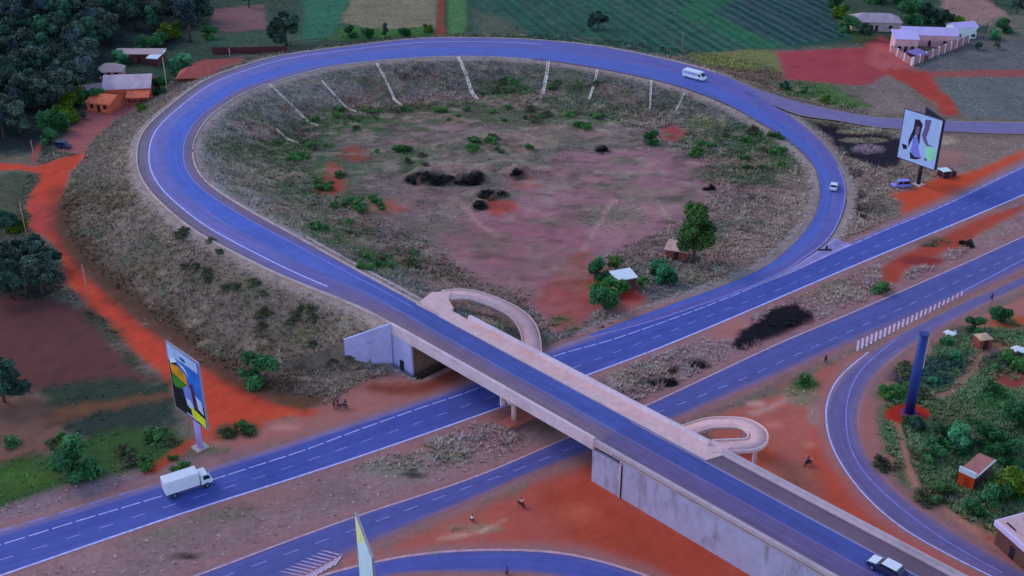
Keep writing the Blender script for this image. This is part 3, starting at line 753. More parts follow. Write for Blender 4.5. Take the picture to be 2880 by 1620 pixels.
tag(loop, kind='structure')
late = sst(235, 300, arc)
h1 = road('main_carriageway', H1_UP2, H1_LOW2, [(0, (124, 102, 128)), (.10, (104, 96, 156)), (.2, (60, 74, 168)), (.45, (57, 72, 165)), (.7, (58, 73, 163)), (.95, (60, 74, 166)), (1, (112, 100, 140))], dz=.03)
tag(h1, kind='structure')
h2 = road('opposite_carriageway', H2_UP2, H2_LOW2, [(0, (116, 100, 120)), (.06, (82, 80, 146)), (.16, (68, 76, 156)), (.5, (66, 74, 152)), (.74, (68, 75, 152)), (.88, (98, 86, 136)), (1, (130, 88, 104))], dz=.03)
tag(h2, kind='structure')
slip = road('slip_road', SL_A, SL_B, [(0, (132, 104, 124)), (.1, (90, 86, 148)), (.45, (86, 82, 146)), (.6, (86, 84, 152)), (.85, (98, 90, 142)), (1, (134, 98, 112))], dz=.02)
tag(slip, kind='structure')
bs = road('merging_slip_road', BS_UP, BS_LOW, [(0, (130, 100, 120)), (.08, (74, 80, 160)), (.3, (64, 76, 166)), (.8, (66, 76, 164)), (1, (120, 96, 116))], dz=.02)
tag(bs, kind='structure')
br = road('branch_road', BR_UP, BR_LOW, [(0, (120, 112, 140)), (.1, (98, 94, 152)), (.5, (96, 92, 156)), (.9, (94, 92, 152)), (1, (112, 104, 128))], dz=.05)
tag(br, kind='structure')

def paintline(name, P, w, m=PAINT, dz=.03, dash=None, parent=None, start=0.0):
    if dash is None:
        A, B = strip(P, w)
        o = ribbon(name, A, B, m, dz, sub=1, parent=parent)
        return o
    L = np.r_[0, np.cumsum(np.linalg.norm(np.diff(P[:, :2], axis=0), axis=1))]
    V, F = [], []
    s = start
    while s + dash[0] < L[-1]:
        q = np.array([[np.interp(t, L, P[:, k]) for k in range(3)] for t in (s, s + dash[0])])
        A, B = strip(q, w)
        i = len(V); V += [A[0], A[1], B[1], B[0]]; F.append((i, i + 3, i + 2, i + 1)); s += dash[0] + dash[1]
    V = np.array(V); V[:, 2] += dz
    return meshobj(name, V, F, m, parent)
def between(A, B, t): 
    t = np.asarray(t)
    t = t[:, None] if t.ndim else t
    return A * (1 - t) + B * t
# loop lines
paintline('edge_line', between(LO, LI, .205)[14:150], .34, PAINT, .02, parent=loop)
paintline('edge_line', between(LO, LI, .03)[215:], .32, PAINT2, .02, parent=loop)
paintline('edge_line', between(LO, LI, .83)[5:110], .2, PAINT2, .02, parent=loop)
# main carriageway lines
paintline('edge_line', between(H1_UP2, H1_LOW2, .985), .42, PAINT, .05, parent=h1)
l2 = line3([(-420, 1655), (0, 1533), (194, 1473), (477, 1389), (596, 1350), (868, 1263), (960, 1227), (1184, 1147), (1330, 1098), (1545, 1006), (1705, 961), (1847, 913), (1995, 858), (2120, 808), (2203, 776), (2330, 719), (2479, 652), (2665, 574), (2880, 469), (3400, 228)])
paintline('lane_line', l2, .24, PAINT, .05, (2.9, .5), parent=h1)
l3 = line3([(-420, 1712), (37, 1564), (115, 1539), (421, 1441), (768, 1330), (839, 1305), (1025, 1241), (1143, 1201), (1258, 1160), (1620, 1032), (1713, 998), (1810, 961), (1899, 928), (1980, 894), (2181, 818), (2289, 771), (2401, 724), (2479, 687), (2700, 592), (3000, 455)])
paintline('lane_dash', l3, .22, PAINT2, .05, (2.1, 2.7), parent=h1)
lu = line3([(-300, 1580), (0, 1494), (142, 1453), (287, 1408), (420, 1368)])
paintline('lane_dash', lu, .3, PAINT2, .05, (2.4, 2.2), parent=h1)
# opposite carriageway lines
paintline('edge_line', between(H2_UP2, H2_LOW2, .06), .4, mat('dusty_road_paint', C(158, 132, 168), .8, .3, 1.2), .05, parent=h2)
l4 = line3([(400, 1700), (656, 1614), (723, 1588), (798, 1561), (872, 1535), (1076, 1461), (1139, 1437), (1204, 1412), (1266, 1389), (1329, 1365), (1392, 1345), (1560, 1280), (1760, 1196), (1940, 1126), (2099, 1062), (2188, 1021), (2263, 987), (2345, 952), (2427, 916), (2568, 853), (2639, 818), (2706, 786), (2788, 749), (3000, 655), (3300, 520)])
paintline('lane_dash', l4, .22, PAINT2, .05, (2.3, 2.6), parent=h2, start=1.0)
paintline('edge_line', line3([(2690, 829), (2777, 784), (2880, 730), (3200, 570)]), .3, PAINT2, .05, parent=h2)
# slip road lines
paintline('edge_line', line3([(2442, 991), (2386, 1036), (2346, 1080), (2323, 1143), (2326, 1207), (2343, 1264), (2388, 1340), (2459, 1422), (2556, 1499), (2667, 1560), (2760, 1608), (2900, 1675)]), .3, PAINT, .05, parent=slip)
paintline('centre_line', line3([(2520, 955), (2440, 1020), (2402, 1070), (2382, 1128), (2379, 1180), (2384, 1235), (2404, 1290), (2442, 1345), (2554, 1447), (2703, 1548), (2820, 1612)]), .22, PAINT2, .05, parent=slip)
paintline('edge_line', between(BS_UP, BS_LOW, .02), .5, mat('dusty_road_paint', (1, 1, 1)), .05, parent=bs)
# hatched wedges between joining lanes
V, F = [], []
def bar(p, q, w, zz=.06):
    p, q = np.array(p), np.array(q)
    i = len(V); d = w / 2
    pts = [G(p[0] - d, p[1], .03), G(p[0] + d, p[1], .03), G(q[0] + d, q[1], .03), G(q[0] - d, q[1], .03)]
    V.extend([(*a, zz) for a in pts]); F.append((i, i + 3, i + 2, i + 1))
for k in range(24):
    t = k / 23
    xx = 2412 + t * 292; yt = 958 - t * 138; h = 30 - 18 * t
    bar((xx + 3, yt), (xx - 1, yt + h), 7.5 - 3 * t)
for k in range(9):
    t = k / 8
    tip = (852 + 106 * t, 1620 - 58 * t)
    bar((tip[0] - 62 + 12 * t, tip[1] - 13), tip, 12, .06 + .004 * k); bar((tip[0] + 1, tip[1] + 3), (tip[0] - 18, tip[1] + 30), 7, .11 + .004 * k)
ho = meshobj('hatching', V, F, mat('hatching_paint', C(164, 154, 206), .8, .3, 1.2)); tag(ho, kind='structure')
# paved nose of the loop's exit
nose = line3([(2100, 812), (2190, 775), (2255, 736), (2318, 694), (2348, 670)]); nose2 = line3([(2102, 814), (2203, 778), (2262, 752), (2335, 718), (2396, 690)])
nose, nose2 = pair(nose, nose2)
no = road('paved_nose', nose, nose2, [(0, (130, 134, 214)), (.3, (112, 112, 186)), (.7, (112, 112, 180)), (1, (140, 146, 226))], dz=.09); tag(no, kind='structure')

# kerbs and lined drains along the loop
KERB = mat('weathered_concrete', C(148, 144, 172), .85, .18, 1.2, stain=C(96, 88, 100), stain_scale=.25)
def kerb(name, P, w, h, dz, off=0.0):
    A, B = strip(P, w, off)
    n = len(P); V = []
    for a, b in zip(A, B):
        V += [(a[0], a[1], a[2] + dz - .3), (a[0], a[1], a[2] + dz + h), (b[0], b[1], b[2] + dz + h), (b[0], b[1], b[2] + dz - .3)]
    F = []
    for i in range(n - 1):
        for k in range(3):
            F.append((i * 4 + k, i * 4 + k + 1, i * 4 + 4 + k + 1, i * 4 + 4 + k))
    o = meshobj(name, V, F, KERB); tag(o, kind='structure'); return o
kerb('kerb', LO[2:180], .35, .22, 0, .18)
kerb('kerb', LI[2:60], .4, .25, 0, -.2)
kerb('kerb', LI[60:150], .25, .12, 0, -.15)
A_, B_ = strip(LI, 0.1, -2.2); dr = A_[1:26].copy(); dr[:, 2] = [hgt(p[0], p[1]) + .05 for p in dr]
kerb('lined_drain', dr, .5, .25, 0)

# ------------------------------------------------------------------ overpass (local axes: x along the deck, y across, z up)
CONC = mat('grey_concrete', C(172, 166, 208), .8, .10, .9, stain=C(146, 138, 172), stain_scale=.18)
WINGC = mat('bluish_concrete', C(146, 158, 238), .8, .08, .9, stain=C(128, 136, 206), stain_scale=.2)
BARC = mat('barrier_concrete', C(148, 144, 182), .8, .10, .9, stain=C(126, 118, 150), stain_scale=.18)
WALLC = mat('streaked_concrete_wall', C(136, 144, 206), .8, .12, .5, stain=C(92, 84, 108), stain_scale=.5, stretch=.3)
PINK = mat('pinkish_concrete', C(176, 156, 186), .85, .10, .8, stain=C(156, 128, 146), stain_scale=.12)
PEACH = mat('sandy_concrete', C(186, 158, 186), .85, .12, .7, stain=C(182, 134, 138), stain_scale=.12)
DARKC = mat('shaded_concrete', C(92, 76, 82), .85, .15, .8)  # shade beneath the deck put into the base colour of girders and abutments
REDC = mat('red_stained_concrete', C(134, 84, 90), .85, .15, 1.0)
JOINT = mat('dark_joint', (.02, .02, .025), .9, .1, 2)
bridge = thing('overpass_bridge', 'concrete overpass carrying the loop road over both carriageways on a low pier', 'bridge', (*A0, 0), DECK_ANG)
def bpart(name, m, parent=bridge, bevel=0.0, smooth=False):
    return lambda mb: mb.obj(name, m, parent, smooth, bevel=bevel)
b = MB(); b.box(S1 - .6, S2 + .6, -8.35, 3.3, 6.35, 7.42); b.obj('deck_slab', CONC, bridge)
for yy in (-7.2, -4.4, -1.6, 1.2):
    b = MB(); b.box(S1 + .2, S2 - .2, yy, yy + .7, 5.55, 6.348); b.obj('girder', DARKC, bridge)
# near-side parapet: outer fascia and inner upstand

def sweep_x(mb, prof, x0, x1, mi=0):                # polygon in yz swept along x
    i = len(mb.v); k = len(prof)
    mb.v += [(x0, p[0], p[1]) for p in prof] + [(x1, p[0], p[1]) for p in prof]
    mb.f.append(tuple(i + j for j in reversed(range(k)))); mb.m.append(mi)
    mb.f.append(tuple(i + k + j for j in range(k))); mb.m.append(mi)
    for j in range(k):
        mb.f.append((i + j, i + (j + 1) % k, i + k + (j + 1) % k, i + k + j)); mb.m.append(mi)
b = MB(); sweep_x(b, [(-8.95, 6.1), (-8.36, 6.1), (-8.36, 7.44), (-7.95, 7.44), (-8.1, 7.7), (-8.45, 8.35), (-8.95, 8.35)], SW, S2 + .2); b.obj('parapet', CONC, bridge, bevel=.04)
b = MB(); b.box(SW + 2, S2 - 6, -7.94, -7.55, 7.43, 7.56); b.obj('ledge', PEACH, bridge)

b = MB(); sweep_x(b, [(3.0, 7.43), (3.302, 7.43), (3.302, 6.1), (3.75, 6.1), (3.75, 8.4), (3.15, 8.4), (3.0, 7.9)], S1 + 2.5, S_WALK_END - 2.2); b.obj('parapet', CONC, bridge, bevel=.04)
b = MB(); sweep_x(b, [(.06, 7.423), (2.99, 7.423), (2.99, 7.68), (.06, 7.68)], S1 - 2.5, S_WALK_END); b.obj('footway', PEACH, bridge)
b = MB(); b.box(S1 - 2.4, S_WALK_END, -.02, .055, 7.423, 7.72); b.obj('kerb', CONC, bridge)
# footway apron that widens to the stairs ramps
b = MB(); b.prism([sn(G(*p, 7.69)) for p in ((1172, 855), (1212, 822), (1268, 818), (1262, 842), (1276, 866), (1240, 890))][::-1], 7.1, 7.69); b.obj('footway_apron', PINK, bridge)
b = MB(); b.prism([(S_WALK_END - 2.2, 3.0), (S_WALK_END, .1), (S_WALK_END + .9, 2.6), (S_WALK_END + .4, 5.4), (S_WALK_END - 2.6, 4.8)], 7.1, 7.69); b.obj('footway_apron', PINK, bridge)
# road surface over the bridge and the walled approach
def deck_line(n, s0, s1, step=4.0):
    ss = np.linspace(s0, s1, int((s1 - s0) / step) + 2)
    return np.array([deck(s, n, DZ) for s in ss])
da, db = deck_line(N_LOW, S1 - .5, S2 + .5), deck_line(-.03, S1 - .5, S2 + .5)
surf = road('road_surface', da, db, [(0, (128, 108, 128)), (.05, (106, 94, 122)), (.3, (96, 86, 130)), (.46, (90, 84, 142)), (.5, (86, 98, 172)), (.53, (58, 74, 160)), (.94, (58, 75, 160)), (1, (84, 90, 152))], dz=.012)
da2, db2 = deck_line(N_LOW, S2 + .5, SEND), deck_line(2.7, S2 + .5, SEND)
surf2 = road('road_surface', da2, db2, [(0, (108, 96, 122)), (.05, (86, 78, 132)), (.33, (82, 76, 138)), (.36, (104, 92, 156)), (.375, (58, 68, 150)), (.70, (57, 70, 150)), (.712, (126, 132, 200)), (.738, (92, 82, 112)), (.98, (88, 76, 110)), (1, (78, 68, 96))], dz=.01)
inv = bridge.matrix_basis.inverted() if False else (Matrix.Translation((*A0, 0)) @ Matrix.Rotation(DECK_ANG, 4, 'Z')).inverted()
for o in (surf, surf2):
    o.data.transform(inv); o.parent = bridge
# abutments and walls
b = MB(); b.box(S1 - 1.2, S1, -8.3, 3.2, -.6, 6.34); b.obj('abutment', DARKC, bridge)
b = MB(); b.box(SW, S1 + .02, -8.78, -8.305, -1.0, 6.098); b.obj('wing_wall', WINGC, bridge)
b = MB()
q0, q1 = np.array([SW, -8.78]), np.array([w2s, w2n])
dq = (q1 - q0) / np.linalg.norm(q1 - q0); pq = np.array([-dq[1], dq[0]]) * .45
b.prism([tuple(q0), tuple(q1), tuple(q1 + pq), tuple(q0 + pq)][::-1], [-1, 1.8, 1.8, -1][::-1], [8.3, 5.7, 5.7, 8.3][::-1])
b.obj('wing_wall', WINGC, bridge)
b = MB(); b.box(SW - .06, SW + .06, -8.80, -8.7, -.5, 8.3); b.obj('wall_joint', JOINT, bridge)
b = MB(); b.box(S1 - 3.2, S1 - 2.2, -8.95, -8.785, -.5, 1.5); b.obj('drain_opening', JOINT, bridge)
b = MB(); b.box(S1 - .2, S1 + 7.5, 3.35, 3.8, -.5, 6.09); b.box(S1 - 9, S1 - .2, 3.35, 3.8, -.5, 7.1) ; b.obj('wing_wall', CONC, bridge)
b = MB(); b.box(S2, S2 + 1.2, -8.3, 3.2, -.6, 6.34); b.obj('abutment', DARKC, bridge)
PAN = sn(G(1735, 1404, 0))[0]
b = MB(); b.box(S2 + .02, PAN - .08, -8.86, -8.305, -1, 6.098); b.obj('retaining_wall', WALLC, bridge)
b = MB(); sweep_x(b, [(-8.82, -1), (-8.36, -1), (-8.36, 7.36), (-8.82, 7.36)], PAN + .08, SEND); b.obj('retaining_wall', WALLC, bridge)
b = MB(); b.box(PAN - .07, PAN + .07, -9.05, -8.8, -.4, 7.0); b.obj('wall_pilaster', mat('pale_render', C(178, 166, 196), .8), bridge)
b = MB(); b.box(PAN + .1, PAN + .3, -8.9, -8.825, -.4, 6.2); b.obj('wall_joint', JOINT, bridge)
b = MB(); sweep_x(b, [(-9.0, 6.95), (-8.37, 6.95), (-8.37, 7.5), (-8.0, 7.5), (-8.12, 7.78), (-8.5, 8.05), (-9.0, 8.05)], S2 + .22, SEND); b.obj('parapet', BARC, bridge, bevel=.03)
b = MB(); sweep_x(b, [(-9.03, 7.28), (-9.002, 7.28), (-9.002, 7.36), (-9.03, 7.36)], S2 + 4, SEND); sweep_x(b, [(-7.99, 7.52), (-7.9, 7.52), (-7.9, 7.56), (-7.99, 7.56)], S2 + 6, SEND); b.obj('drip_groove', JOINT, bridge)
b = MB(); sweep_x(b, [(2.75, 7.4), (3.3, -1), (3.7, -1), (3.7, 8.3), (3.25, 8.3), (3.15, 7.85), (2.75, 7.7)], S_WALK_END + .4, SEND); b.obj('barrier_wall', BARC, bridge, bevel=.03)
b = MB(); b.box(S2 + 1.3, S_WALK_END + .5, 3.32, 3.68, -1, 7.1); b.obj('retaining_wall', WALLC, bridge)
# stains of run-off and patches on the long wall are part of its face
# pier with three columns on a footing
SPR = sn(G(1428, 1192, .6))[0]
b = MB(); b.box(SPR - .7, SPR + .7, -7.9, 2.6, 4.55, 5.548); pier = b.obj('pier_cap', CONC, bridge, bevel=.06)
for yy in (-6.6, -2.7, 1.3):
    b = MB(); b.tube([(SPR, yy, .85), (SPR, yy, 4.56)], [.42, .42], 14); b.obj('column', PINK, bridge, True)
b = MB(); b.box(SPR - 1.3, SPR + 1.3, -8.6, 3.2, -.5, .85); b.obj('footing', REDC, bridge, bevel=.1)
b = MB(); b.box(SPR - 1.0, SPR - .72, -8.9, -8.0, 4.2, 6.09); b.obj('drain_box', CONC, bridge)
SIDE = [o for o in bridge.children if o.name.startswith('parapet')]

# curving footpath ramps down from the overpass
def foot_ramp(label, pts, width, col_at, side, angular=False):
    P = line3(pts, step=1.0, it=3)
    if angular:
        P = smooth_line(resample(np.array([(*G(*p), p[2]) for p in pts]), step=1.0), 2)
    root = thing('footpath_ramp', label, 'walkway', (float(P[-1][0]), float(P[-1][1]), 0.0))
    off = np.array([P[-1][0], P[-1][1], 0])
    A, B = strip(P, width)
    V, F = [], []
    for a, c in zip(A, B):
        V += [a - off, c - off, c - off - [0, 0, .45], a - off - [0, 0, .45]]
    for i in range(len(P) - 1):
        for k in range(4):
            F.append((i * 4 + k, i * 4 + (k + 1) % 4, i * 4 + 4 + (k + 1) % 4, i * 4 + 4 + k))
    F += [(0, 3, 2, 1), tuple(len(V) - 4 + k for k in range(4))]
    o = meshobj('ramp_deck', V, F, PINK, root)
    for sgn in (1, -1):
        A2, B2 = strip(P, .2, sgn * (width / 2 + .09))
        V, F = [], []
        for a, c in zip(A2, B2):
            V += [a - off - [0, 0, .5], a - off + [0, 0, .2], c - off + [0, 0, .2], c - off - [0, 0, .5]]
        for i in range(len(P) - 1):
            for k in range(4):
                F.append((i * 4 + k, i * 4 + (k + 1) % 4, i * 4 + 4 + (k + 1) % 4, i * 4 + 4 + k))
        meshobj('upstand', V, F, mat('pale_render', (1, 1, 1)), root)
    L = len(P) - 1
    for t in col_at:
        p = P[int(t * L)] - off
        g = hgt(p[0] + off[0], p[1] + off[1])
        b = MB(); b.box(p[0] - .28, p[0] + .28, p[1] - .28, p[1] + .28, g - .3, p[2] - .44); b.obj('column', CONC, root)
    return root
foot_ramp('long curved footpath ramp sweeping down from the overpass to the main carriageway', [(1254, 829, 7.64), (1268, 827, 7.45), (1306, 825, 6.9), (1350, 835, 6.2), (1394, 851, 5.4), (1434, 870, 4.5), (1466, 893, 3.6), (1486, 920, 2.7), (1494, 950, 1.8), (1497, 985, .8), (1498, 1012, .1)], 3.3, (.28, .42), 1)
foot_ramp('short looping footpath ramp beside the walled end of the overpass', [(1990, 1258, 7.6), (2030, 1254, 7.5), (2118, 1251, 6.9), (2134, 1236, 6.5), (2132, 1212, 6.0), (2090, 1188, 5.2), (1996, 1188, 3.6), (1920, 1214, 1.8)], 2.9, (.2, .36, .62), 1, True)
# lined chutes down the inside of the bank
CH = [((757, 238), (895, 355)), ((905, 228), (1001, 315)), ((1059, 178), (1133, 298)), ((1288, 160), (1345, 280)), ((1543, 170), (1523, 278)), ((1679, 196), (1659, 280)), ((1832, 226), (1828, 308)), ((1926, 262), (1900, 314)), ((775, 362), (850, 408))]
CHL = ['first', 'second', 'third', 'fourth', 'fifth', 'sixth', 'seventh', 'eighth', 'short ninth']
CHT = ['longest slanting chute beside the loop road, furthest along the left curve', 'slanting chute left of the one below the tan field', 'thin chute on the bank below the tan crop field', 'widest pale chute, below the red path across the loop road', 'bright straight chute under the dark tree in the green field',
       'thin bent chute next to the bright straight chute', 'thinnest upright chute, short way before the white minibus', 'faint chute on the bank just below the white minibus', 'short detached length of chute low on the green part of the bank']
for (p, q), w, lab in zip(CH, (.6, .55, .7, 1.0, 1.0, .7, .55, .5, .5), CHT):
    a, c = at(*p), at(*q)
    k = 26
    P = np.array([[*(a.lerp(c, t).xy), 0] for t in np.linspace(0, 1, k)])
    P[:, 0] += .25 * np.sin(np.linspace(0, 5, k)) * (w > .6)
    P[:, 2] = [hgt(r[0], r[1]) + .04 for r in P]
    P[:, 2] = smooth_line(P, 2)[:, 2] + .05
    A, B = strip(P, w)
    off = np.array([P[-1][0], P[-1][1], P[-1][2]])
    V, F = [], []
    for m_, e0, e1 in zip(P, A, B):
        d = (e1 - e0) / np.linalg.norm((e1 - e0)[:2])
        V += [e0 - [0, 0, .5] - off, e0 + [0, 0, .16] - off, e0 + d * .15 * w + [0, 0, .14] - off, e0 + d * .25 * w - [0, 0, .02] - off, e1 - d * .25 * w - [0, 0, .02] - off, e1 - d * .15 * w + [0, 0, .14] - off, e1 + [0, 0, .16] - off, e1 - [0, 0, .5] - off]
    for i in range(k - 1):
        for j in range(7):
            F.append((i * 8 + j, i * 8 + j + 1, i * 8 + 8 + j + 1, i * 8 + 8 + j))
    o = meshobj('drain_chute', V, F, mat('pale_chute_concrete', C(186, 182, 204), .85, .2, 1.5)); o.location = Vector(off)
    tag(o, lab, 'drain', 'concrete drain chutes down the bank')

# ------------------------------------------------------------------ vegetation
def foliage_mat():
    m = bpy.data.materials.new('foliage'); m.use_nodes = True
    nt = m.node_tree; n = nt.nodes; l = nt.links; b = n['Principled BSDF']
    b.inputs['Roughness'].default_value = .75; b.inputs['Specular IOR Level'].default_value = .15
    a = n.new('ShaderNodeAttribute'); a.attribute_name = 'Col'
    oi = n.new('ShaderNodeObjectInfo')
    hv = n.new('ShaderNodeHueSaturation')
    mr = n.new('ShaderNodeMapRange'); mr.inputs['To Min'].default_value = .78; mr.inputs['To Max'].default_value = 1.25
    l.new(oi.outputs['Random'], mr.inputs['Value']); l.new(mr.outputs[0], hv.inputs['Value'])
    l.new(a.outputs['Color'], hv.inputs['Color']); l.new(hv.outputs[0], b.inputs['Base Color'])
    return m
FOL = foliage_mat()
BARK = mat('bark', C(70, 58, 62), .95, .25, 3)
PBARK = mat('pale_bark', C(120, 112, 116), .9, .2, 2)
def crown(blobs, n, size, rgb, seed, k=1.7, var=.5, up=.5, elong=1.3):
    r = np.random.default_rng(seed)
    vol = np.array([bb[3] * bb[4] * bb[5] for bb in blobs]) ** .67
    who = r.choice(len(blobs), n, p=vol / vol.sum())
    bb = np.array(blobs)[who]
    d = r.normal(size=(n, 3)); d /= np.linalg.norm(d, axis=1)[:, None]
    rad = r.random(n) ** .33 * r.choice([1, 1, 1, 1.12], n)
    p = bb[:, :3] + d * bb[:, 3:6] * rad[:, None]
    nrm = d * .7 + r.normal(size=(n, 3)) * .6 + np.array([0, 0, up]); nrm /= np.linalg.norm(nrm, axis=1)[:, None]
    t = np.cross(nrm, r.normal(size=(n, 3))); t /= np.linalg.norm(t, axis=1)[:, None]
    u = np.cross(nrm, t)
    s = size * (.6 + .8 * r.random(n))[:, None]
    V = np.stack([p - t * s * elong, p + u * s * .55, p + t * s * elong, p - u * s * .55], 1).reshape(-1, 3)
    F = np.arange(4 * n).reshape(-1, 4)
    shade = (1 + var * (r.random(len(blobs))[who] * 2 - 1)) * (.75 + .5 * r.random(n))
    c = np.clip(np.array(C(*rgb, k))[None] * shade[:, None] * (1 + .12 * r.normal(size=(n, 3))), .004, .8)
    return V, F, np.repeat(c, 4, 0)
def crown_obj(name, parent, *a, **kw):
    V, F, c = crown(*a, **kw)
    o = meshobj(name, V, F, FOL, parent)
    at_ = o.data.attributes.new('Col', 'FLOAT_COLOR', 'POINT')
    at_.data.foreach_set('color', np.column_stack([c, np.ones(len(c))]).astype(np.float32).ravel())
    return o
def limbs(h, r0, targets, seed, bend=.3):
    rr = random.Random(seed); b = MB()
    top = Vector((rr.uniform(-bend, bend), rr.uniform(-bend, bend), h * .6))
    b.tube([(0, 0, -.4), (top.x * .2, top.y * .3, h * .25), top], [r0 * 1.25, r0, r0 * .7], 8)
    for t in targets:
        t = Vector(t); st = Vector((0, 0, h * .25)).lerp(top, rr.uniform(.3, 1))
        mid = st.lerp(t, .5) + Vector((0, 0, .1 * h * rr.random()))
        b.tube([st, mid, t], [r0 * .5, r0 * .32, r0 * .1], 6)
    return b
def tree_proto(name, kind, rgb, seed, k=1.7, n=2600):
    rr = random.Random(seed)
    root = thing(name, None, 'tree', (0, -5000, 0))
    bl = []
    if kind == 'broad':
        for i in range(17):
            a = rr.uniform(0, 6.28); q = rr.random() ** .6 * 3.6; s = rr.uniform(.9, 1.8)
            bl.append((q * math.cos(a), q * math.sin(a), rr.uniform(4.2, 8.6) - q * .45, s, s, s * .75))
        size = .34
    elif kind == 'oval':
        for i in range(24):
            z = rr.uniform(3.4, 11.2); q = rr.random() ** .5 * 2.9 * (1 - ((z - 6.4) / 7.2) ** 2); a = rr.uniform(0, 6.28); s = rr.uniform(1.1, 1.75)
            bl.append((q * math.cos(a), q * math.sin(a), z, s, s, s))
        size = .32
    elif kind == 'tall':
        for i in range(18):
            z = rr.uniform(3.5, 10); q = rr.random() * (2.6 - .14 * z); a = rr.uniform(0, 6.28); s = rr.uniform(.7, 1.3)
            bl.append((q * math.cos(a), q * math.sin(a), z, s, s, s * 1.15))
        size = .32
    elif kind == 'bushy':
        for i in range(13):
            a = rr.uniform(0, 6.28); q = rr.random() ** .6 * 2.9; s = rr.uniform(.9, 1.6)
            bl.append((q * math.cos(a), q * math.sin(a), rr.uniform(1.0, 5.2) - q * .4, s, s, s * .9))
        size = .3
    elif kind == 'shrub':
        for i in range(9):
            a = rr.uniform(0, 6.28); q = rr.random() ** .6 * 1.6; s = rr.uniform(.5, .95)
            bl.append((q * math.cos(a), q * math.sin(a), rr.uniform(.3, 1.7) - q * .25, s, s, s * .75))
        size = .2
    crown_obj('crown', root, bl, n, size, rgb, seed, k)
    h = max(bb[2] for bb in bl)
    tg = [bb[:3] for bb in bl[:7]]
    lm = limbs(h, .26 if kind != 'shrub' else .07, tg, seed)
    lm.obj('trunk' if kind != 'shrub' else 'stem', BARK, root, True)
    return root
PROTO = {
    'dark': tree_proto('broad_tree', 'broad', (34, 58, 58), 1, 1.6, 4200), 'dark2': tree_proto('broad_tree', 'broad', (44, 62, 66), 2, 1.6, 4000),
    'tall': tree_proto('slender_tree', 'tall', (34, 50, 66), 3), 'tall2': tree_proto('slender_tree', 'tall', (30, 62, 56), 4),
    'green': tree_proto('bushy_tree', 'bushy', (36, 76, 54), 5, 1.45), 'lime': tree_proto('bushy_tree', 'bushy', (62, 92, 30), 6, 1.4), 'teal': tree_proto('bushy_tree', 'bushy', (42, 90, 72), 7, 1.4),
    'olive': tree_proto('broad_tree', 'broad', (48, 76, 42), 8, 1.8, 3200),
    'shrub': tree_proto('shrub', 'shrub', (44, 76, 50), 9, 1.7, 900), 'shrub2': tree_proto('shrub', 'shrub', (58, 66, 56), 10, 1.7, 800), 'shrubd': tree_proto('shrub', 'shrub', (28, 28, 36), 12, 1.2, 800),
    'lawn': tree_proto('shrub', 'shrub', (44, 86, 48), 13, 1.5, 900),
    'oval': tree_proto('upright_tree', 'oval', (40, 66, 38), 14, 1.5, 7000),
}
PH = {'upright_tree': 12.4, 'broad_tree': 9.2, 'slender_tree': 10.6, 'bushy_tree': 5.6, 'shrub': 2.2}
USED = set()
def plant(kind, px, py, h, label, group=None, wide=1.0, pos=None, cat=None):
    p = PROTO[kind]
    base_h = PH[p.name.split('.')[0]]
    s = h / base_h
    loc = pos if pos is not None else at(px, py)
    if kind in USED:
        r = dup(p, loc, random.uniform(0, 6.28), (s * wide, s * wide, s), label)
        if not group and 'group' in r: del r['group']
    else:
        USED.add(kind); r = p
        r.location = loc; r.rotation_euler = (0, 0, random.uniform(0, 6.28)); r.scale = (s * wide, s * wide, s); r['label'] = label
    if group: r['group'] = group
    r['category'] = cat or ('bush' if p.name.startswith('shrub') else 'tree')
    return r
# thicket
TH = np.array([G(*p) for p in ((-120, 60), (60, 20), (300, -10), (560, -20), (575, 70), (500, 92), (330, 106), (262, 180), (236, 262), (150, 345), (40, 412), (-120, 420))])
lo, hi = TH.min(0), TH.max(0)
pts = []
tries = 0
while len(pts) < 125 and tries < 9000:
    tries += 1
    q = np.array([random.uniform(lo[0], hi[0]), random.uniform(lo[1], hi[1])])
    if sdf(q[None], TH)[0] < -.5 and all(np.hypot(*(q - o)) > 4.6 for o in pts): pts.append(q)
TL_ = {'dark': 'dark blue-green spreading tree crowded into the thicket beside the dirt road', 'dark2': 'grey-green spreading tree crowded into the thicket beside the dirt road',
       'tall': 'slender dark blue tree crowded into the thicket beside the dirt road', 'tall2': 'slender dark teal tree crowded into the thicket beside the dirt road'}
for q in pts:
    kd = random.choice(['dark', 'dark2', 'dark2', 'tall', 'tall2', 'dark'])
    plant(kd, 0, 0, random.uniform(8, 13.5), TL_[kd], 'trees of the thicket beside the dirt road', 1.0, Vector((q[0], q[1], hgt(q[0], q[1]))))
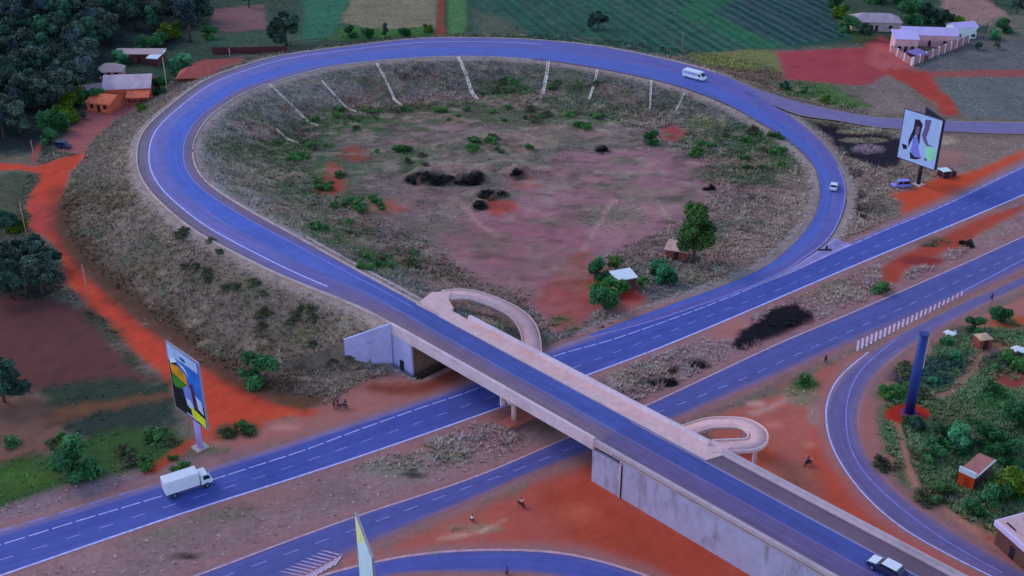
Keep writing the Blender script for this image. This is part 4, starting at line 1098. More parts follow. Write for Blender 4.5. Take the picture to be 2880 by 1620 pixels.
for a in (
    ('lime', 478, 112, 7.0, 'yellow-green rounded tree behind the long pale-roofed building'), ('green', 405, 140, 5.2, 'wide dark green tree directly behind the long pale-roofed building'),
    ('green', 448, 132, 5.0, 'green tree between the yellow-green tree and the wide dark green one'),
    ('teal', 508, 205, 7.2, 'pale teal broad-leaved tree between the white roof and the rust-red roof'), ('green', 450, 262, 5.0, 'small green tree beside the pale pole next to the grey-roofed house'),
    ('tall', 536, 118, 17, 'tallest tree, a dark bluish column rising above the pale teal tree'), ('dark', 806, 128, 13, 'big dark tree at the edge of the pinkish field'),
    ('tall2', 700, 20, 10, 'slender tree behind the pinkish field'), ('green', 590, 108, 4.5, 'low green tree at the corner of the pinkish field'),
    ('dark', 1682, 84, 7.5, 'lone dark tree standing in the striped green field'),
    ('tall', 262, 268, 13, 'dark tall tree standing right against the pale farm outbuilding'), ('dark', 232, 250, 11, 'big dark tree behind the bright green ones at the thicket edge'), ('tall', 215, 190, 13, 'tall dark blue tree left of the small pale-roofed hut'), ('dark', 292, 128, 9, 'dark tree touching the end of the long pale-roofed building'),
    ('green', 262, 300, 5.5, 'green tree hiding the end of the pale farm outbuilding'), ('teal', 345, 178, 5.0, 'teal tree between the small hut and the long row building'),
    ('lime', 207, 300, 6.5, 'bright green tree at the thicket edge nearest the orange-roofed shed'), ('lime', 190, 345, 5.5, 'yellow-green tree below the bright green one at the thicket edge'), ('green', 158, 372, 6.5, 'green tree beside the dark parked van'),
    ('green', 140, 400, 4.0, 'small drab tree at the corner of the dirt road by the van'), ('lime', 400, 312, 2.6, 'small bush below the corner of the grey-roofed house'),
    ('dark', 235, 335, 2.6, 'dark low bush in front of the orange-roofed shed'),
    ('green', 985, 103, 4, 'first green bush of the hedge under the tan field'), ('green', 1035, 106, 3.6, 'middle green bush of the hedge under the tan field'), ('tall2', 1084, 108, 5.5, 'dark upright tree in the hedge under the tan field'),
    ('green', 1140, 105, 3.4, 'last green bush of the hedge, next to the red path'), ('lime', 1205, 90, 3.0, 'small yellowish bush beside the red path'),
    ('dark', 2430, 112, 6.5, 'dark rounded tree in front of the ruined grey building'), ('green', 2385, 90, 6, 'green tree by the near end of the striped field'), ('lime', 2362, 50, 5, 'yellow-green tree along the striped field edge'), ('green', 2345, 22, 5, 'far green tree along the striped field edge'),
    ('green', 2560, 62, 8, 'bright green tree right behind the lavender roof'), ('dark', 2602, 62, 8, 'dark tree behind the middle of the lavender roof'), ('tall2', 2585, 20, 9, 'slender tree in the second row behind the lavender roof'),
    ('teal', 2632, 60, 6, 'teal tree behind the lavender roof, next to a rounded dark one'), ('dark', 2655, 72, 6.5, 'rounded dark tree behind the dip of the lavender roof'), ('lime', 2690, 75, 4.5, 'low yellowish tree behind the white gable end'), ('green', 2480, 8, 8, 'green tree behind the ruined grey building'), ('green', 2540, 5, 7, 'farther green tree between ruin and lavender roof'),
    ('green', 2822, 92, 5, 'green bush beside the pale leaning pole'), ('teal', 2800, 112, 4, 'pale green bush at the foot of the leaning pole'), ('dark', 2735, 106, 4, 'dark bush against the white gable end'), ('dark2', 2860, 40, 7, 'grey-green tree at the upper right corner of the fields'), ('tall2', 2800, 12, 9, 'slender dark tree behind the bare brown plot'),
    ('dark', 2752, 140, 3.0, 'dark flat-topped tree standing in the grey field'), ('dark2', 2805, 138, 3.2, 'second flat-topped tree in the grey field'),
    ('dark', 2206, 256, 3.6, 'dark rounded bush between red field and branch road'), ('lime', 2320, 285, 2.2, 'bright low bush beside the branch road'), ('green', 2262, 262, 2.2, 'green low bush between the red field and branch road'),
    ('oval', 1950, 742, 14.5, 'tall olive-green tree beside the roadside shack inside the loop'),
    ('green', 1680, 784, 4.4, 'dark green bush behind the white-roofed kiosk'), ('olive', 1728, 762, 4.0, 'olive bush just behind the white-roofed kiosk'), ('lawn', 1712, 834, 4.4, 'bright green bush against the front of the white-roofed kiosk'), ('green', 1700, 868, 4.6, 'drooping dark bush in front of the white-roofed kiosk'),
    ('teal', 1866, 786, 5.2, 'broad teal-green bush below the roadside shack'), ('olive', 1808, 812, 3.2, 'round dark bush beside the white-roofed kiosk'), ('green', 1832, 404, 3.6, 'small round tree beside the red bare patch inside the loop'),
    ('shrubd', 1692, 426, 2.0, 'dark round bush on the pink dirt near the rubble'), ('shrubd', 1994, 535, 1.8, 'dark little bush on the pink dirt above the olive tree'),
    ('shrub', 2475, 820, 2.6, 'round olive bush in the median beside the red washout'), ('shrubd', 2715, 690, 2.0, 'dark bush in the median near the far end'),
    ('green', 728, 1070, 5.5, 'dark green bush at the foot of the grassy bank near the wing wall'), ('green', 212, 1338, 6.2, 'bright green tree on the grass above the main carriageway'), ('shrub', 440, 1240, 2.6, 'green bush in the grass near the blue billboard'),
    ('dark', 18, 655, 6, 'dark tree beside the yellow-green bush at the garden'), ('lime', 48, 650, 3.6, 'bright yellow-green bush in the garden beside the dirt road'),
    ('dark', 12, 1130, 9, 'dark tree at the edge of the brown field'), ('shrub', 690, 1212, 2.2, 'clipped round bush at the edge of the red soil'), ('shrub2', 640, 1222, 1.8, 'scrubby bush between the billboard and the clipped bush'),
    ('teal', 2700, 1262, 4.8, 'palm-like teal bush above the orange-fronted kiosk'), ('green', 2660, 1250, 3.8, 'green bush to one side of the palm-like teal bush'), ('lime', 2842, 1395, 5.2, 'yellow-green bush behind the white flat-roofed building'), ('green', 2790, 1420, 4, 'green bush between kiosk and white flat-roofed building'), ('green', 2740, 1450, 2.8, 'low green bush in front of the orange-fronted kiosk'),
    ('green', 2866, 1200, 4.5, 'green tree at the edge of the plots'), ('lawn', 2500, 1112, 2.2, 'bright green bush next to the blue mast'), ('lawn', 2575, 1110, 1.8, 'second bright green bush next to the blue mast'), ('teal', 2660, 970, 2.2, 'teal bush below the white sheet'), ('green', 2740, 930, 3.0, 'green bush on the plots beside the round hut'), ('green', 2810, 905, 3.4, 'tall green bush behind the round hut'),
    ('teal', 2680, 1010, 2.4, 'bluish bush between mast and round hut'), ('teal', 2620, 1080, 2, 'bluish bush below the mast top'), ('green', 2790, 1110, 2.6, 'green bush below the tan footpath'), ('lawn', 2850, 1030, 3.2, 'bright green bush by the crimson plot'), ('green', 2620, 1290, 3.2, 'dark bush beside the tan footpath and the kiosk'), ('shrub', 2650, 1385, 2.2, 'scrub along the tan footpath'), ('dark', 2575, 1210, 3, 'dark pointed bush below the red circle'), ('shrub2', 2480, 1310, 2.2, 'scrub bush on the edge of the slip road'),
    ('green', 2780, 1260, 4, 'green bush above the roof of the kiosk'), ('green', 2830, 1300, 4, 'dark bush to the far side of the kiosk'), ('shrub', 2265, 1078, 2.0, 'green bush on the island beside the slip road'),
):
    plant(a[0], *a[1:5])
for (px, py, h) in ((30, 835, 9), (75, 830, 8), (120, 826, 9), (150, 815, 7), (60, 760, 8), (110, 745, 7), (140, 760, 6), (20, 790, 9)):
    plant(random.choice(['dark', 'dark2', 'tall2']), px, py, h, 'dark tree in the small clump below the garden, beside the dirt road', 'trees of the clump below the garden')
SHR = 'low green shrub dotted over the rough ground inside the loop'
for b_ in ((840, 425, 90, 34, 9), (985, 335, 110, 36, 10), (1420, 252, 80, 22, 7), (1610, 245, 80, 16, 5), (2060, 410, 150, 50, 16), (2150, 450, 80, 40, 7), (900, 500, 60, 50, 6), (1000, 585, 80, 40, 7), (950, 650, 90, 30, 6), (1090, 735, 100, 30, 8), (1120, 450, 90, 34, 6), (1560, 345, 160, 24, 8), (1420, 405, 150, 30, 10), (1290, 320, 260, 20, 10)):
    for i in range(b_[4]):
        t, q = random.uniform(0, 6.28), math.sqrt(random.random())
        kd = random.choice(['shrub', 'shrub', 'shrub2', 'lawn'])
        plant(kd, b_[0] + b_[2] * q * math.cos(t), b_[1] + b_[3] * q * math.sin(t), random.uniform(.8, 2.1), SHR, 'low shrubs inside the loop', random.uniform(1, 1.5))
SHD = 'dark shrub on the burnt black ground'
for b_ in ((1205, 505, 60, 16, 7), (1320, 505, 45, 14, 6), (1385, 548, 50, 10, 4), (1462, 492, 20, 14, 3), (1350, 575, 20, 10, 2)):
    for i in range(b_[4]):
        t, q = random.uniform(0, 6.28), math.sqrt(random.random())
        plant('shrubd', b_[0] + b_[2] * q * math.cos(t), b_[1] + b_[3] * q * math.sin(t), random.uniform(.6, 1.5), SHD + ' inside the loop', 'dark shrubs on burnt ground inside the loop', 1.5)
for b_ in ((2180, 920, 90, 30, 3), (1870, 1078, 50, 8, 2), (1968, 1028, 30, 8, 2)):
    for i in range(b_[4]):
        t, q = random.uniform(0, 6.28), math.sqrt(random.random())
        plant('shrubd', b_[0] + b_[2] * q * math.cos(t), b_[1] + b_[3] * q * math.sin(t) - .2 * (b_[2] * q * math.cos(t)) * (b_[2] > 60), random.uniform(.5, 1.1), SHD + ' in the median', 'dark shrubs in the median', 1.4)
for i in range(26):
    t = random.random()
    plant('shrub2', 520 + 420 * t + random.uniform(-60, 60), 690 + 300 * t + random.uniform(-50, 60), random.uniform(.7, 1.6), 'dull scrub bush on the outer grassy bank', 'scrub on the outer bank', 1.3)
for i in range(14):
    plant(random.choice(['shrub', 'lawn', 'shrub2']), random.uniform(20, 520), random.uniform(1220, 1330), random.uniform(.8, 1.8), 'small shrub in the grass above the main carriageway', 'shrubs in the roadside grass', 1.2)
for i in range(15):
    plant(random.choice(['shrub', 'shrub', 'lawn', 'shrub2']), random.uniform(2520, 2880), random.uniform(1010, 1440), random.uniform(.9, 2.3), 'small shrub among the plots beside the slip road', 'shrubs among the plots', 1.2)

# tufts of grass on the banks and rough ground (uncountable)
def tufts(name, sel, n, h, rgbs, k=1.5):
    idx = rng.choice(np.where(sel)[0], n)
    p = np.column_stack([P2[idx] + rng.uniform(-.35, .35, (n, 2)), np.zeros(n)])
    p[:, 2] = hgt(p[:, 0], p[:, 1]) - .03
    ok = p[:, 2] > -0.6; p = p[ok]; n = len(p); idx = idx[ok]
    V, c = [], []
    bc = np.clip(base[idx] * k, .01, .6)
    for j in range(4):
        a = rng.uniform(0, 6.28, n); hh = h * rng.uniform(.5, 1.3, n); w = .10 + .10 * rng.random(n)
        ln = rng.uniform(.5, 1.4, n) * hh
        dx, dy = np.cos(a), np.sin(a)
        q = p + np.column_stack([dx, dy, 0 * a]) * .12
        A = q + np.column_stack([-dy * w, dx * w, 0 * a]); B = q - np.column_stack([-dy * w, dx * w, 0 * a])
        T = q + np.column_stack([dx * ln, dy * ln, hh])
        V.append(np.stack([A, B, T], 1).reshape(-1, 3))
        sh = rng.uniform(.8, 1.35, n)[:, None]
        c.append(np.repeat(np.clip(bc * sh, .01, .7), 3, 0))
    V = np.concatenate(V); c = np.concatenate(c)
    o = meshobj(name, V, np.arange(len(V)).reshape(-1, 3), FOL)
    at_ = o.data.attributes.new('Col', 'FLOAT_COLOR', 'POINT')
    at_.data.foreach_set('color', np.column_stack([c, np.ones(len(c))]).astype(np.float32).ravel())
    return o
grassy = (redness < 2.1) & (flatd > 1.5) & near & (np.abs(x) < 215) & (y > 100) & (y < 480) & (loopd > 1.6) & (base.sum(1) > .12) & (brd > 1.0) & ~((appr < .6))
tag(tufts('rough_grass', grassy & (loopd < 29) & (y < 420), 42000, .42, None), 'rough dry grass growing over the loop banks', 'grass', kind='stuff')
tag(tufts('tall_dry_grass', grassy & (loopd < 27) & (loopd > 3.5) & (y < 420) & (fbm(x, y, 6, 3, 40) > .02), 9000, .85, None, 1.9), 'tangled tall dry grass in drifts on the loop banks', 'grass', kind='stuff')
PLOT = np.array([at(*p)[:2] for p in ((2490, 1180), (2510, 1090), (2610, 1005), (2660, 960), (2780, 900), (2960, 850), (2990, 1560), (2880, 1540), (2660, 1430), (2550, 1350), (2500, 1270))])
plotm = (near_sdf(PLOT, 5) < 0) & (redness < 1.5)
tag(tufts('low_crops', plotm, 11000, .5, None, 1.7), 'low green crops and weeds covering the plots beside the slip road', 'crops', kind='stuff')
tag(tufts('field_grass', grassy & (loopd >= 30), 24000, .3, None), 'grass and weeds over the fields, median and plots', 'grass', kind='stuff')

# ------------------------------------------------------------------ vehicles
WHITE = mat('white_vehicle_paint', C(176, 196, 248), .4, .04, .8, spec=.5)
GLASSD = mat('dark_vehicle_glass', (.012, .016, .04), .12, .1, 1, spec=.6)
TYRE = mat('tyre_rubber', (.015, .015, .018), .85, .1, 4)
RIM = mat('wheel_rim', (.35, .36, .4), .4, .1, 4, metal=.7)
CHAS = mat('dark_chassis', (.03, .03, .04), .7, .2, 3)
LAMP = mat('lamp_lens', (.7, .7, .75), .2, .05, 3)
TAIL = mat('tail_lamp_lens', (.35, .02, .02), .3, .05, 3)
def wheel(parent, wx, wy, r, w):
    b = MB(); b.tube([(wx, wy - w / 2, r), (wx, wy + w / 2, r)], [r, r], 16); t = b.obj('tyre', TYRE, parent)
    s = 1 if wy > 0 else -1
    b = MB(); b.tube([(wx, wy + s * (w / 2 - .02), r), (wx, wy + s * (w / 2 + .03), r)], [r * .58, r * .5], 12); b.obj('rim', RIM, t)
def wheels(parent, xs, tr, r, w):
    for wx in xs:
        for s in (-1, 1): wheel(parent, wx, s * tr, r, w)
def lamps(parent, xf, xr, yy, z, ):
    for s in (-1, 1):
        b = MB(); b.box(xf - .06, xf + .03, s * yy - .16, s * yy + .16, z - .08, z + .1); b.obj('headlight', LAMP, parent)
        b = MB(); b.box(xr - .03, xr + .06, s * yy - .1, s * yy + .1, z, z + .22); b.obj('tail_light', TAIL, parent)
def heading(pa, pb, z=0):
    a, b = G(*pa, z), G(*pb, z); return math.atan2(b[1] - a[1], b[0] - a[0])
# box truck
hd = heading((420, 1415), (640, 1343))
tr = thing('box_truck', 'white box truck driving along the main carriageway past the blue billboard', 'truck', (*G(533, 1377), .05), hd)
b = MB(); b.box(-3.9, 1.55, -1.15, 1.15, 1.0, 3.35); b.obj('cargo_box', WHITE, tr, bevel=.08)
b = MB(); b.profile([(1.75, .75), (3.55, .75), (3.6, 1.35), (3.35, 1.5), (3.0, 2.45), (2.8, 2.6), (1.75, 2.6)], -1.02, 1.02); b.obj('cab', WHITE, tr, bevel=.08)
b = MB(); b.quad((3.39, -.88, 1.56), (3.39, .88, 1.56), (3.06, .82, 2.40), (3.06, -.82, 2.40)); b.obj('windscreen', GLASSD, tr)
for s in (-1, 1):
    b = MB(); b.quad((2.15, s * 1.035, 1.6), (3.2, s * 1.035, 1.6), (2.92, s * 1.035, 2.35), (2.15, s * 1.035, 2.35)); b.obj('side_window', GLASSD, tr)
    b = MB(); b.box(3.05, 3.2, s * 1.05 - .12, s * 1.05 + .12, 1.75, 2.1); b.obj('mirror', CHAS, tr)
b = MB(); b.box(-3.8, 3.3, -.5, .5, .55, .98); b.obj('chassis', CHAS, tr)
wheels(tr, (-2.6, 2.6), .95, .48, .32); lamps(tr, 3.6, -3.9, .75, 1.0)
b = MB(); b.box(-3.93, -3.88, -.02, .02, 1.1, 3.25); b.obj('door_seam', CHAS, tr)
# minibus on the loop
i_bus = int(np.argmin(np.linalg.norm(between(LO, LI, .6)[:, :2] - G(1936, 228, 4.6), axis=1)))
pb = between(LO, LI, .52); db_ = pb[i_bus + 2] - pb[i_bus - 2]
mbus = thing('minibus', 'white minibus driving round the far side of the loop road', 'minibus', (pb[i_bus][0], pb[i_bus][1], pb[i_bus][2] + .03), math.atan2(db_[1], db_[0]))
b = MB(); b.profile([(-3.7, .45), (3.6, .45), (3.75, 1.05), (3.45, 1.35), (2.6, 2.35), (2.2, 2.65), (-3.4, 2.7), (-3.75, 2.3)], -1.1, 1.1); b.obj('body', WHITE, mbus, bevel=.14)
b = MB(); b.quad((3.42, -.95, 1.42), (3.42, .95, 1.42), (2.68, .9, 2.32), (2.68, -.9, 2.32)); b.obj('windscreen', GLASSD, mbus)
TINT = mat('pale_reflecting_glass', C(120, 140, 225), .15, .05, 1, spec=.6)
for s in (-1, 1):
    for x0, x1 in ((-3.2, -2.1), (-1.95, -.75), (-.6, .6), (.75, 1.75)):
        b = MB(); b.quad((x0, s * 1.115, 1.5), (x1, s * 1.115, 1.5), (x1, s * 1.115, 2.2), (x0, s * 1.115, 2.2)); b.obj('side_window', TINT, mbus)
    b = MB(); b.quad((1.95, s * 1.115, 1.35), (3.05, s * 1.115, 1.35), (2.35, s * 1.115, 2.2), (1.95, s * 1.115, 2.2)); b.obj('door_window', GLASSD, mbus)
b = MB(); b.quad((-3.78, -.9, 1.5), (-3.78, .9, 1.5), (-3.7, .85, 2.2), (-3.7, -.85, 2.2)); b.obj('rear_window', GLASSD, mbus)
wheels(mbus, (-2.3, 2.35), 1.0, .38, .26); lamps(mbus, 3.7, -3.72, .8, .95)
def car(name, label, loc, rz, paint, kind='hatch', roof=None):
    r = thing(name, label, 'car' if kind != 'pickup' else 'pickup', loc, rz)
    b = MB(); b.profile([(-2.15, .32), (2.15, .32), (2.2, .62), (2.05, .8), (.95, .98), (-1.7, 1.02), (-2.15, .95), (-2.22, .6)], -.86, .86); b.obj('body', paint, r, bevel=.08)
    if kind == 'hatch': pr = [(-1.85, 1.0), (1.0, .97), (.35, 1.46), (-1.35, 1.5)]
    elif kind == 'van': pr = [(-2.05, 1.0), (1.3, .97), (.8, 1.8), (-1.95, 1.85)]
    else: pr = [(-.55, 1.0), (1.05, .97), (.45, 1.6), (-.4, 1.62)]
    b = MB(); b.profile(pr, -.76, .76); cabn = b.obj('cabin_glass', GLASSD, r, bevel=.05)
    xr0, xr1, zr = pr[3][0], pr[2][0], pr[2][1]
    b = MB(); b.profile([(xr0 - .08, zr - .02), (xr1 + .08, zr - .06), (xr1, zr + .04), (xr0, zr + .08)], -.74, .74); b.obj('roof', roof or paint, r, bevel=.03)
    for s in (-1, 1):
        b = MB(); b.box(-.25, -.13, s * .765 - .012, s * .765 + .012, 1.0, zr); b.obj('door_pillar', paint, r)
    if kind == 'pickup':
        b = MB(); b.box(-2.05, -.65, -.72, .72, .985, 1.03); b.obj('load_bed', CHAS, r)
    wheels(r, (-1.35, 1.35), .76, .32, .22); lamps(r, 2.13, -2.2, .62, .62)
    return r
car('hatchback_car', 'white hatchback driving round the curve of the loop near its exit', (*G(2344, 531, .35), .45), heading((2330, 575), (2350, 500)), WHITE)
BLUEP = mat('blue_vehicle_paint', C(104, 108, 232), .35, .04, .8, spec=.5)
car('parked_car', 'pale blue van parked at the foot of the black billboard pole', at(2533, 526), heading((2500, 522), (2570, 520)) + math.pi, BLUEP, 'van')
NAVY = mat('navy_vehicle_paint', C(24, 26, 84), .4, .04, .8, spec=.5)
car('parked_van', 'dark navy van parked at the top of the red dirt road', at(178, 416), heading((150, 412), (210, 416)), NAVY, 'van')
pk = car('estate_car', 'dark blue car with white roof and bonnet driving up the walled approach', (*deck(sn(G(2492, 1610, DZ))[0], sn(G(2492, 1610, DZ))[1], DZ + .02),), DECK_ANG + math.pi, NAVY, 'hatch', WHITE)
b = MB(); b.profile([(.98, 1.0), (2.0, .85), (2.02, .9), (.98, 1.05)], -.74, .74); b.obj('bonnet', WHITE, pk, bevel=.02)
pk.scale = (1.2, 1.15, 1.2)

# motorcycles and people
def motorcycle(label, loc, rz, colr):
    r = thing('motorcycle', label, 'motorcycle', loc, rz, 'motorcycles stopped on the red soil')
    for xw in (-.65, .68):
        ring = [(xw + .3 * math.cos(t), 0, .31 + .3 * math.sin(t)) for t in np.linspace(0, 2 * math.pi, 17)]
        b = MB(); b.tube(ring, [.06] * 17, 6, cap=False); b.obj('wheel', TYRE, r)
    b = MB(); b.tube([(-.65, 0, .31), (-.1, 0, .42), (.3, 0, .55), (.68, 0, .31)], [.05, .12, .07, .03], 8); b.tube([(.68, .06, .31), (.5, .06, .95)], [.03, .03], 6); b.obj('frame', CHAS, r)
    b = MB(); b.tube([(-.05, 0, .78), (.18, 0, .86), (.4, 0, .8)], [.1, .17, .09], 10); b.obj('fuel_tank', colr, r, True)
    b = MB(); b.tube([(-.85, 0, .82), (-.4, 0, .78), (0, 0, .76)], [.07, .13, .12], 8); b.obj('seat', TYRE, r, True)
    b = MB(); b.tube([(.4, -.36, 1.02), (.5, 0, .98), (.4, .36, 1.02)], [.02, .025, .02], 6); b.obj('handlebar', RIM, r)
    b = MB(); b.tube([(.6, 0, .9), (.72, 0, .88)], [.1, .08], 10); b.obj('headlight', LAMP, r)
    return r
def skinned(name, joints, edges, m, parent):
    import bmesh
    bm = bmesh.new(); lay = bm.verts.layers.skin.verify()
    vs = []
    for p, rad in joints:
        v = bm.verts.new(p); v[lay].radius = (rad, rad); vs.append(v)
    vs[0][lay].use_root = True
    for a, c in edges: bm.edges.new((vs[a], vs[c]))
    me = bpy.data.meshes.new(name); bm.to_mesh(me); bm.free(); me.materials.append(m)
    o = bpy.data.objects.new(name, me); COL.objects.link(o); o.parent = parent
    o.modifiers.new('skin', 'SKIN'); s = o.modifiers.new('sub', 'SUBSURF'); s.levels = s.render_levels = 1
    return o
SKIN = mat('dark_skin', (.12, .06, .04), .6, .1, 4)
HAIR = mat('black_hair', (.012, .01, .01), .8, .1, 5)
def person(label, loc, rz, shirt, trousers, pose='stand', group=None):
    r = thing('person', label, 'person', loc, rz, group)
    if pose == 'ride':
        hip, kn, an, ch, el, ha = .84, (.32, .2, .72), (.1, .2, .3), (.12, 1.32), (.25, .27, 1.08), (.44, .3, 1.04)
        J = dict(pelvis=(-.22, 0, .86), chest=(-.08, 0, 1.3), neck=(-.03, 0, 1.45), head=(0, 0, 1.62))
    elif pose == 'crouch':
        kn, an = (.34, .14, .5), (.05, .13, .08); el, ha = (.22, .24, .62), (.4, .14, .45)
        J = dict(pelvis=(0, 0, .38), chest=(.12, 0, .8), neck=(.17, 0, .95), head=(.22, 0, 1.1))
    else:
        kn, an = (.08, .11, .5), (0, .12, .07); el, ha = (-.02, .28, 1.12), (.1, .3, .9)
        J = dict(pelvis=(0, 0, .93), chest=(0, 0, 1.33), neck=(.01, 0, 1.5), head=(.03, 0, 1.65))
    m = lambda p: (p[0], -p[1], p[2])
    st = -1 if pose == 'stand' else 1
    knl, anl = (kn[0], -kn[1], kn[2]), ((an[0] - .28, -an[1], an[2]) if pose == 'stand' else m(an))
    if pose == 'stand': knl = (kn[0] - .1, -kn[1], kn[2]); an = (an[0] + .22, an[1], an[2])
    sh = (J['chest'][0], .2, J['chest'][2] + .05); hp = (J['pelvis'][0], .1, J['pelvis'][2] - .03)
    toe = (an[0] + .2, an[1], an[2] - .04); toel = (anl[0] + .2, anl[1], anl[2] - .04)
    def fingers(h, s):
        return [((h[0] + .08 + .012 * (k == 1), h[1] + s * (.03 - .018 * k), h[2] - .05 - .01 * (k % 2)), .010) for k in range(4)] + [((h[0] + .06, h[1] + s * -.055, h[2] - .01), .011)]
    jts = [(J['pelvis'], .14), (J['chest'], .16), (J['neck'], .06), (J['head'], .105), (sh, .07), (el, .045), (ha, .035), (m(sh), .07), (m(el), .045), (m(ha), .035),
           (hp, .095), (kn, .065), (an, .045), (toe, .035), (m(hp), .095), (knl, .065), (anl, .045), (toel, .035)]
    ed = [(0, 1), (1, 2), (2, 3), (1, 4), (4, 5), (5, 6), (1, 7), (7, 8), (8, 9), (0, 10), (10, 11), (11, 12), (12, 13), (0, 14), (14, 15), (15, 16), (16, 17)]
    for src, s in ((6, 1), (9, -1)):
        for f in fingers(jts[src][0], s):
            jts.append(f); ed.append((src, len(jts) - 1))
    skinned('body', jts, ed, SKIN, r)
    mt = lambda nm, c: mat(nm + '_%d_%d_%d' % c, C(*c), .9, .1, 5)
    mid = tuple((a + c) / 2 for a, c in zip(sh, el)); 
    skinned('shirt', [(J['chest'], .185), ((J['pelvis'][0], 0, J['pelvis'][2] + .08), .165), (sh, .095), (mid, .075), (m(sh), .095), (m(mid), .075)], [(0, 1), (0, 2), (2, 3), (0, 4), (4, 5)], mt('cloth', shirt), r)
    def low(k_, a_): return tuple(k_[i] * .2 + a_[i] * .8 for i in range(3))
    skinned('trousers', [((J['pelvis'][0], 0, J['pelvis'][2] - .01), .165), (hp, .115), (kn, .085), (low(kn, an), .07), (m(hp), .115), (knl, .085), (low(knl, anl), .07)], [(0, 1), (1, 2), (2, 3), (0, 4), (4, 5), (5, 6)], mt('cloth', trousers), r)
    b = MB(); h = J['head']
    b.tube([(h[0] - .02, 0, h[2] + .02), (h[0] - .02, 0, h[2] + .09), (h[0] - .02, 0, h[2] + .13)], [.115, .09, .03], 10); b.obj('hair', HAIR, r, True)
    return r
RED_ = mat('dark_red_paint', C(96, 30, 36), .4, .05, 2); BLK = mat('blue_black_paint', C(36, 34, 92), .4, .05, 2)
p0 = at(1466, 1424); motorcycle('dark red motorcycle stopped on the open red soil near the walled approach', p0, 2.2, RED_)
person('person in white and maroon sitting on the dark red motorcycle', p0, 2.2, (190, 170, 186), (88, 34, 42), 'ride')
p0 = at(2272, 1308); motorcycle('blue-black motorcycle stopped on the red soil between approach and slip road', p0, .6, BLK)
person('person in dark blue riding the blue-black motorcycle', p0, .6, (60, 54, 140), (34, 30, 70), 'ride')
p0 = at(962, 1148); motorcycle('dark motorcycle parked at the edge of the pinkish soil near the wing wall', p0, .3, BLK)
person('person in blue standing between the dark motorcycle and the highway edge', at(972, 1146), 2.4, (60, 70, 140), (36, 34, 70))
person('person in grey standing behind the dark motorcycle', at(950, 1140), .4, (110, 112, 150), (44, 46, 84))
person('person in maroon standing left of the parked dark motorcycle', at(940, 1150), 1.2, (92, 62, 86), (70, 48, 66))
person('person in white crouching beside the grassy patch on the red soil', at(1327, 1466), 1.0, (226, 206, 226), (60, 50, 60), 'crouch')
person('person in dark clothes walking at the edge of the opposite carriageway', at(2321, 1020), 2.0, (60, 44, 66), (44, 34, 50))
person('person in dark red walking along the slip road verge far up', at(2788, 845), 2.0, (84, 44, 60), (50, 40, 60))
person('person in dark purple sitting on the kerb of the merging slip road', at(1425, 1616), 1.4, (80, 64, 110), (54, 44, 70), 'crouch')

# ------------------------------------------------------------------ billboards, mast, poles
def pix(p):
    d = np.array([p[0], p[1], p[2] - CAM_H]); zc = d[1] * CP - d[2] * SP; yc = d[1] * SP + d[2] * CP
    return 1440 + FPX * d[0] / zc, 810 - FPX * yc / zc
def billboard(label, TLp, TRp, zt, height, base, polecol, polr, backcol, art, foot=None, back_board=False, flip=False):
    a, c = G(*TLp, zt), G(*TRp, zt)
    bx = np.array(base) if base is not None else (a + c) / 2
    root = thing('billboard', label, 'billboard', (bx[0], bx[1], 0), math.atan2(c[1] - a[1], c[0] - a[0]))
    M = (Matrix.Translation((bx[0], bx[1], 0)) @ Matrix.Rotation(root.rotation_euler[2], 4, 'Z')).inverted()
    la, lc = M @ Vector((a[0], a[1], 0)), M @ Vector((c[0], c[1], 0))
    x0, x1, y0 = la.x, lc.x, la.y
    z1, z0 = zt, zt - height
    w = x1 - x0
    b = MB(); b.box(x0, x1, y0 + .03, y0 + .26, z0, z1); b.obj('panel', backcol, root, bevel=.02)
    V, F, MI, ms = [], [], [], []
    for k, (poly, colr) in enumerate(art):
        i = len(V); yy = y0 - .004 - .004 * k
        V += [(x0 + u * w, yy, z1 - v * height) for u, v in poly]; F.append(tuple(range(i, len(V)))); MI.append(k); ms.append(colr)
    me = bpy.data.meshes.new('poster'); me.from_pydata(V, [], F)
    for m_ in ms: me.materials.append(m_)
    me.polygons.foreach_set('material_index', MI)
    o = bpy.data.objects.new('poster', me); COL.objects.link(o); o.parent = root
    fr = mat('billboard_frame', C(120, 118, 160), .5, .1, 2)
    for bx_ in ((x0 - .12, x1 + .12, z1, z1 + .16), (x0 - .12, x1 + .12, z0 - .16, z0), (x0 - .14, x0, z0, z1), (x1, x1 + .14, z0, z1)):
        b = MB(); b.box(bx_[0], bx_[1], y0 - .05, y0 + .3, bx_[2], bx_[3]); b.obj('frame_bar', fr if not back_board else backcol, root)
    b = MB(); b.tube([(0, .9, -.3), (0, .9, z0 + 1.5)], [polr, polr * .92], 16); b.obj('pole', polecol, root, True)
    b = MB(); b.box(-1.6, 1.6, .32, 1.0, z0 + .25, z0 + .6); b.obj('bracket', polecol, root)
    b = MB(); b.box(-polr * 2.2, polr * 2.2, .9 - polr * 2.2, .9 + polr * 2.2, -.3, .3); b.obj('footing', foot or KERB, root, bevel=.05)
    if back_board:
        b = MB(); q = [(x1 + .1, y0 + .5), (x1 + .1, y0 + .9), (x0 + w * .25, y0 + 5.2), (x0 + w * .25 - .2, y0 + 4.8)]
        b.prism(q, z0, z1 + .1); b.obj('rear_panel', backcol, root)
    return root
def best_zt(TLp, TRp, base, lo=8, hi=26):
    g = G(*base)
    return min(np.linspace(lo, hi, 90), key=lambda z: np.linalg.norm((G(*TLp, z) + G(*TRp, z)) / 2 - g))
def pm(nm, c, var=.12, r=.5): return mat(nm, C(*c), r, var, .6)
full = [(0, 0), (1, 0), (1, 1), (0, 1)]
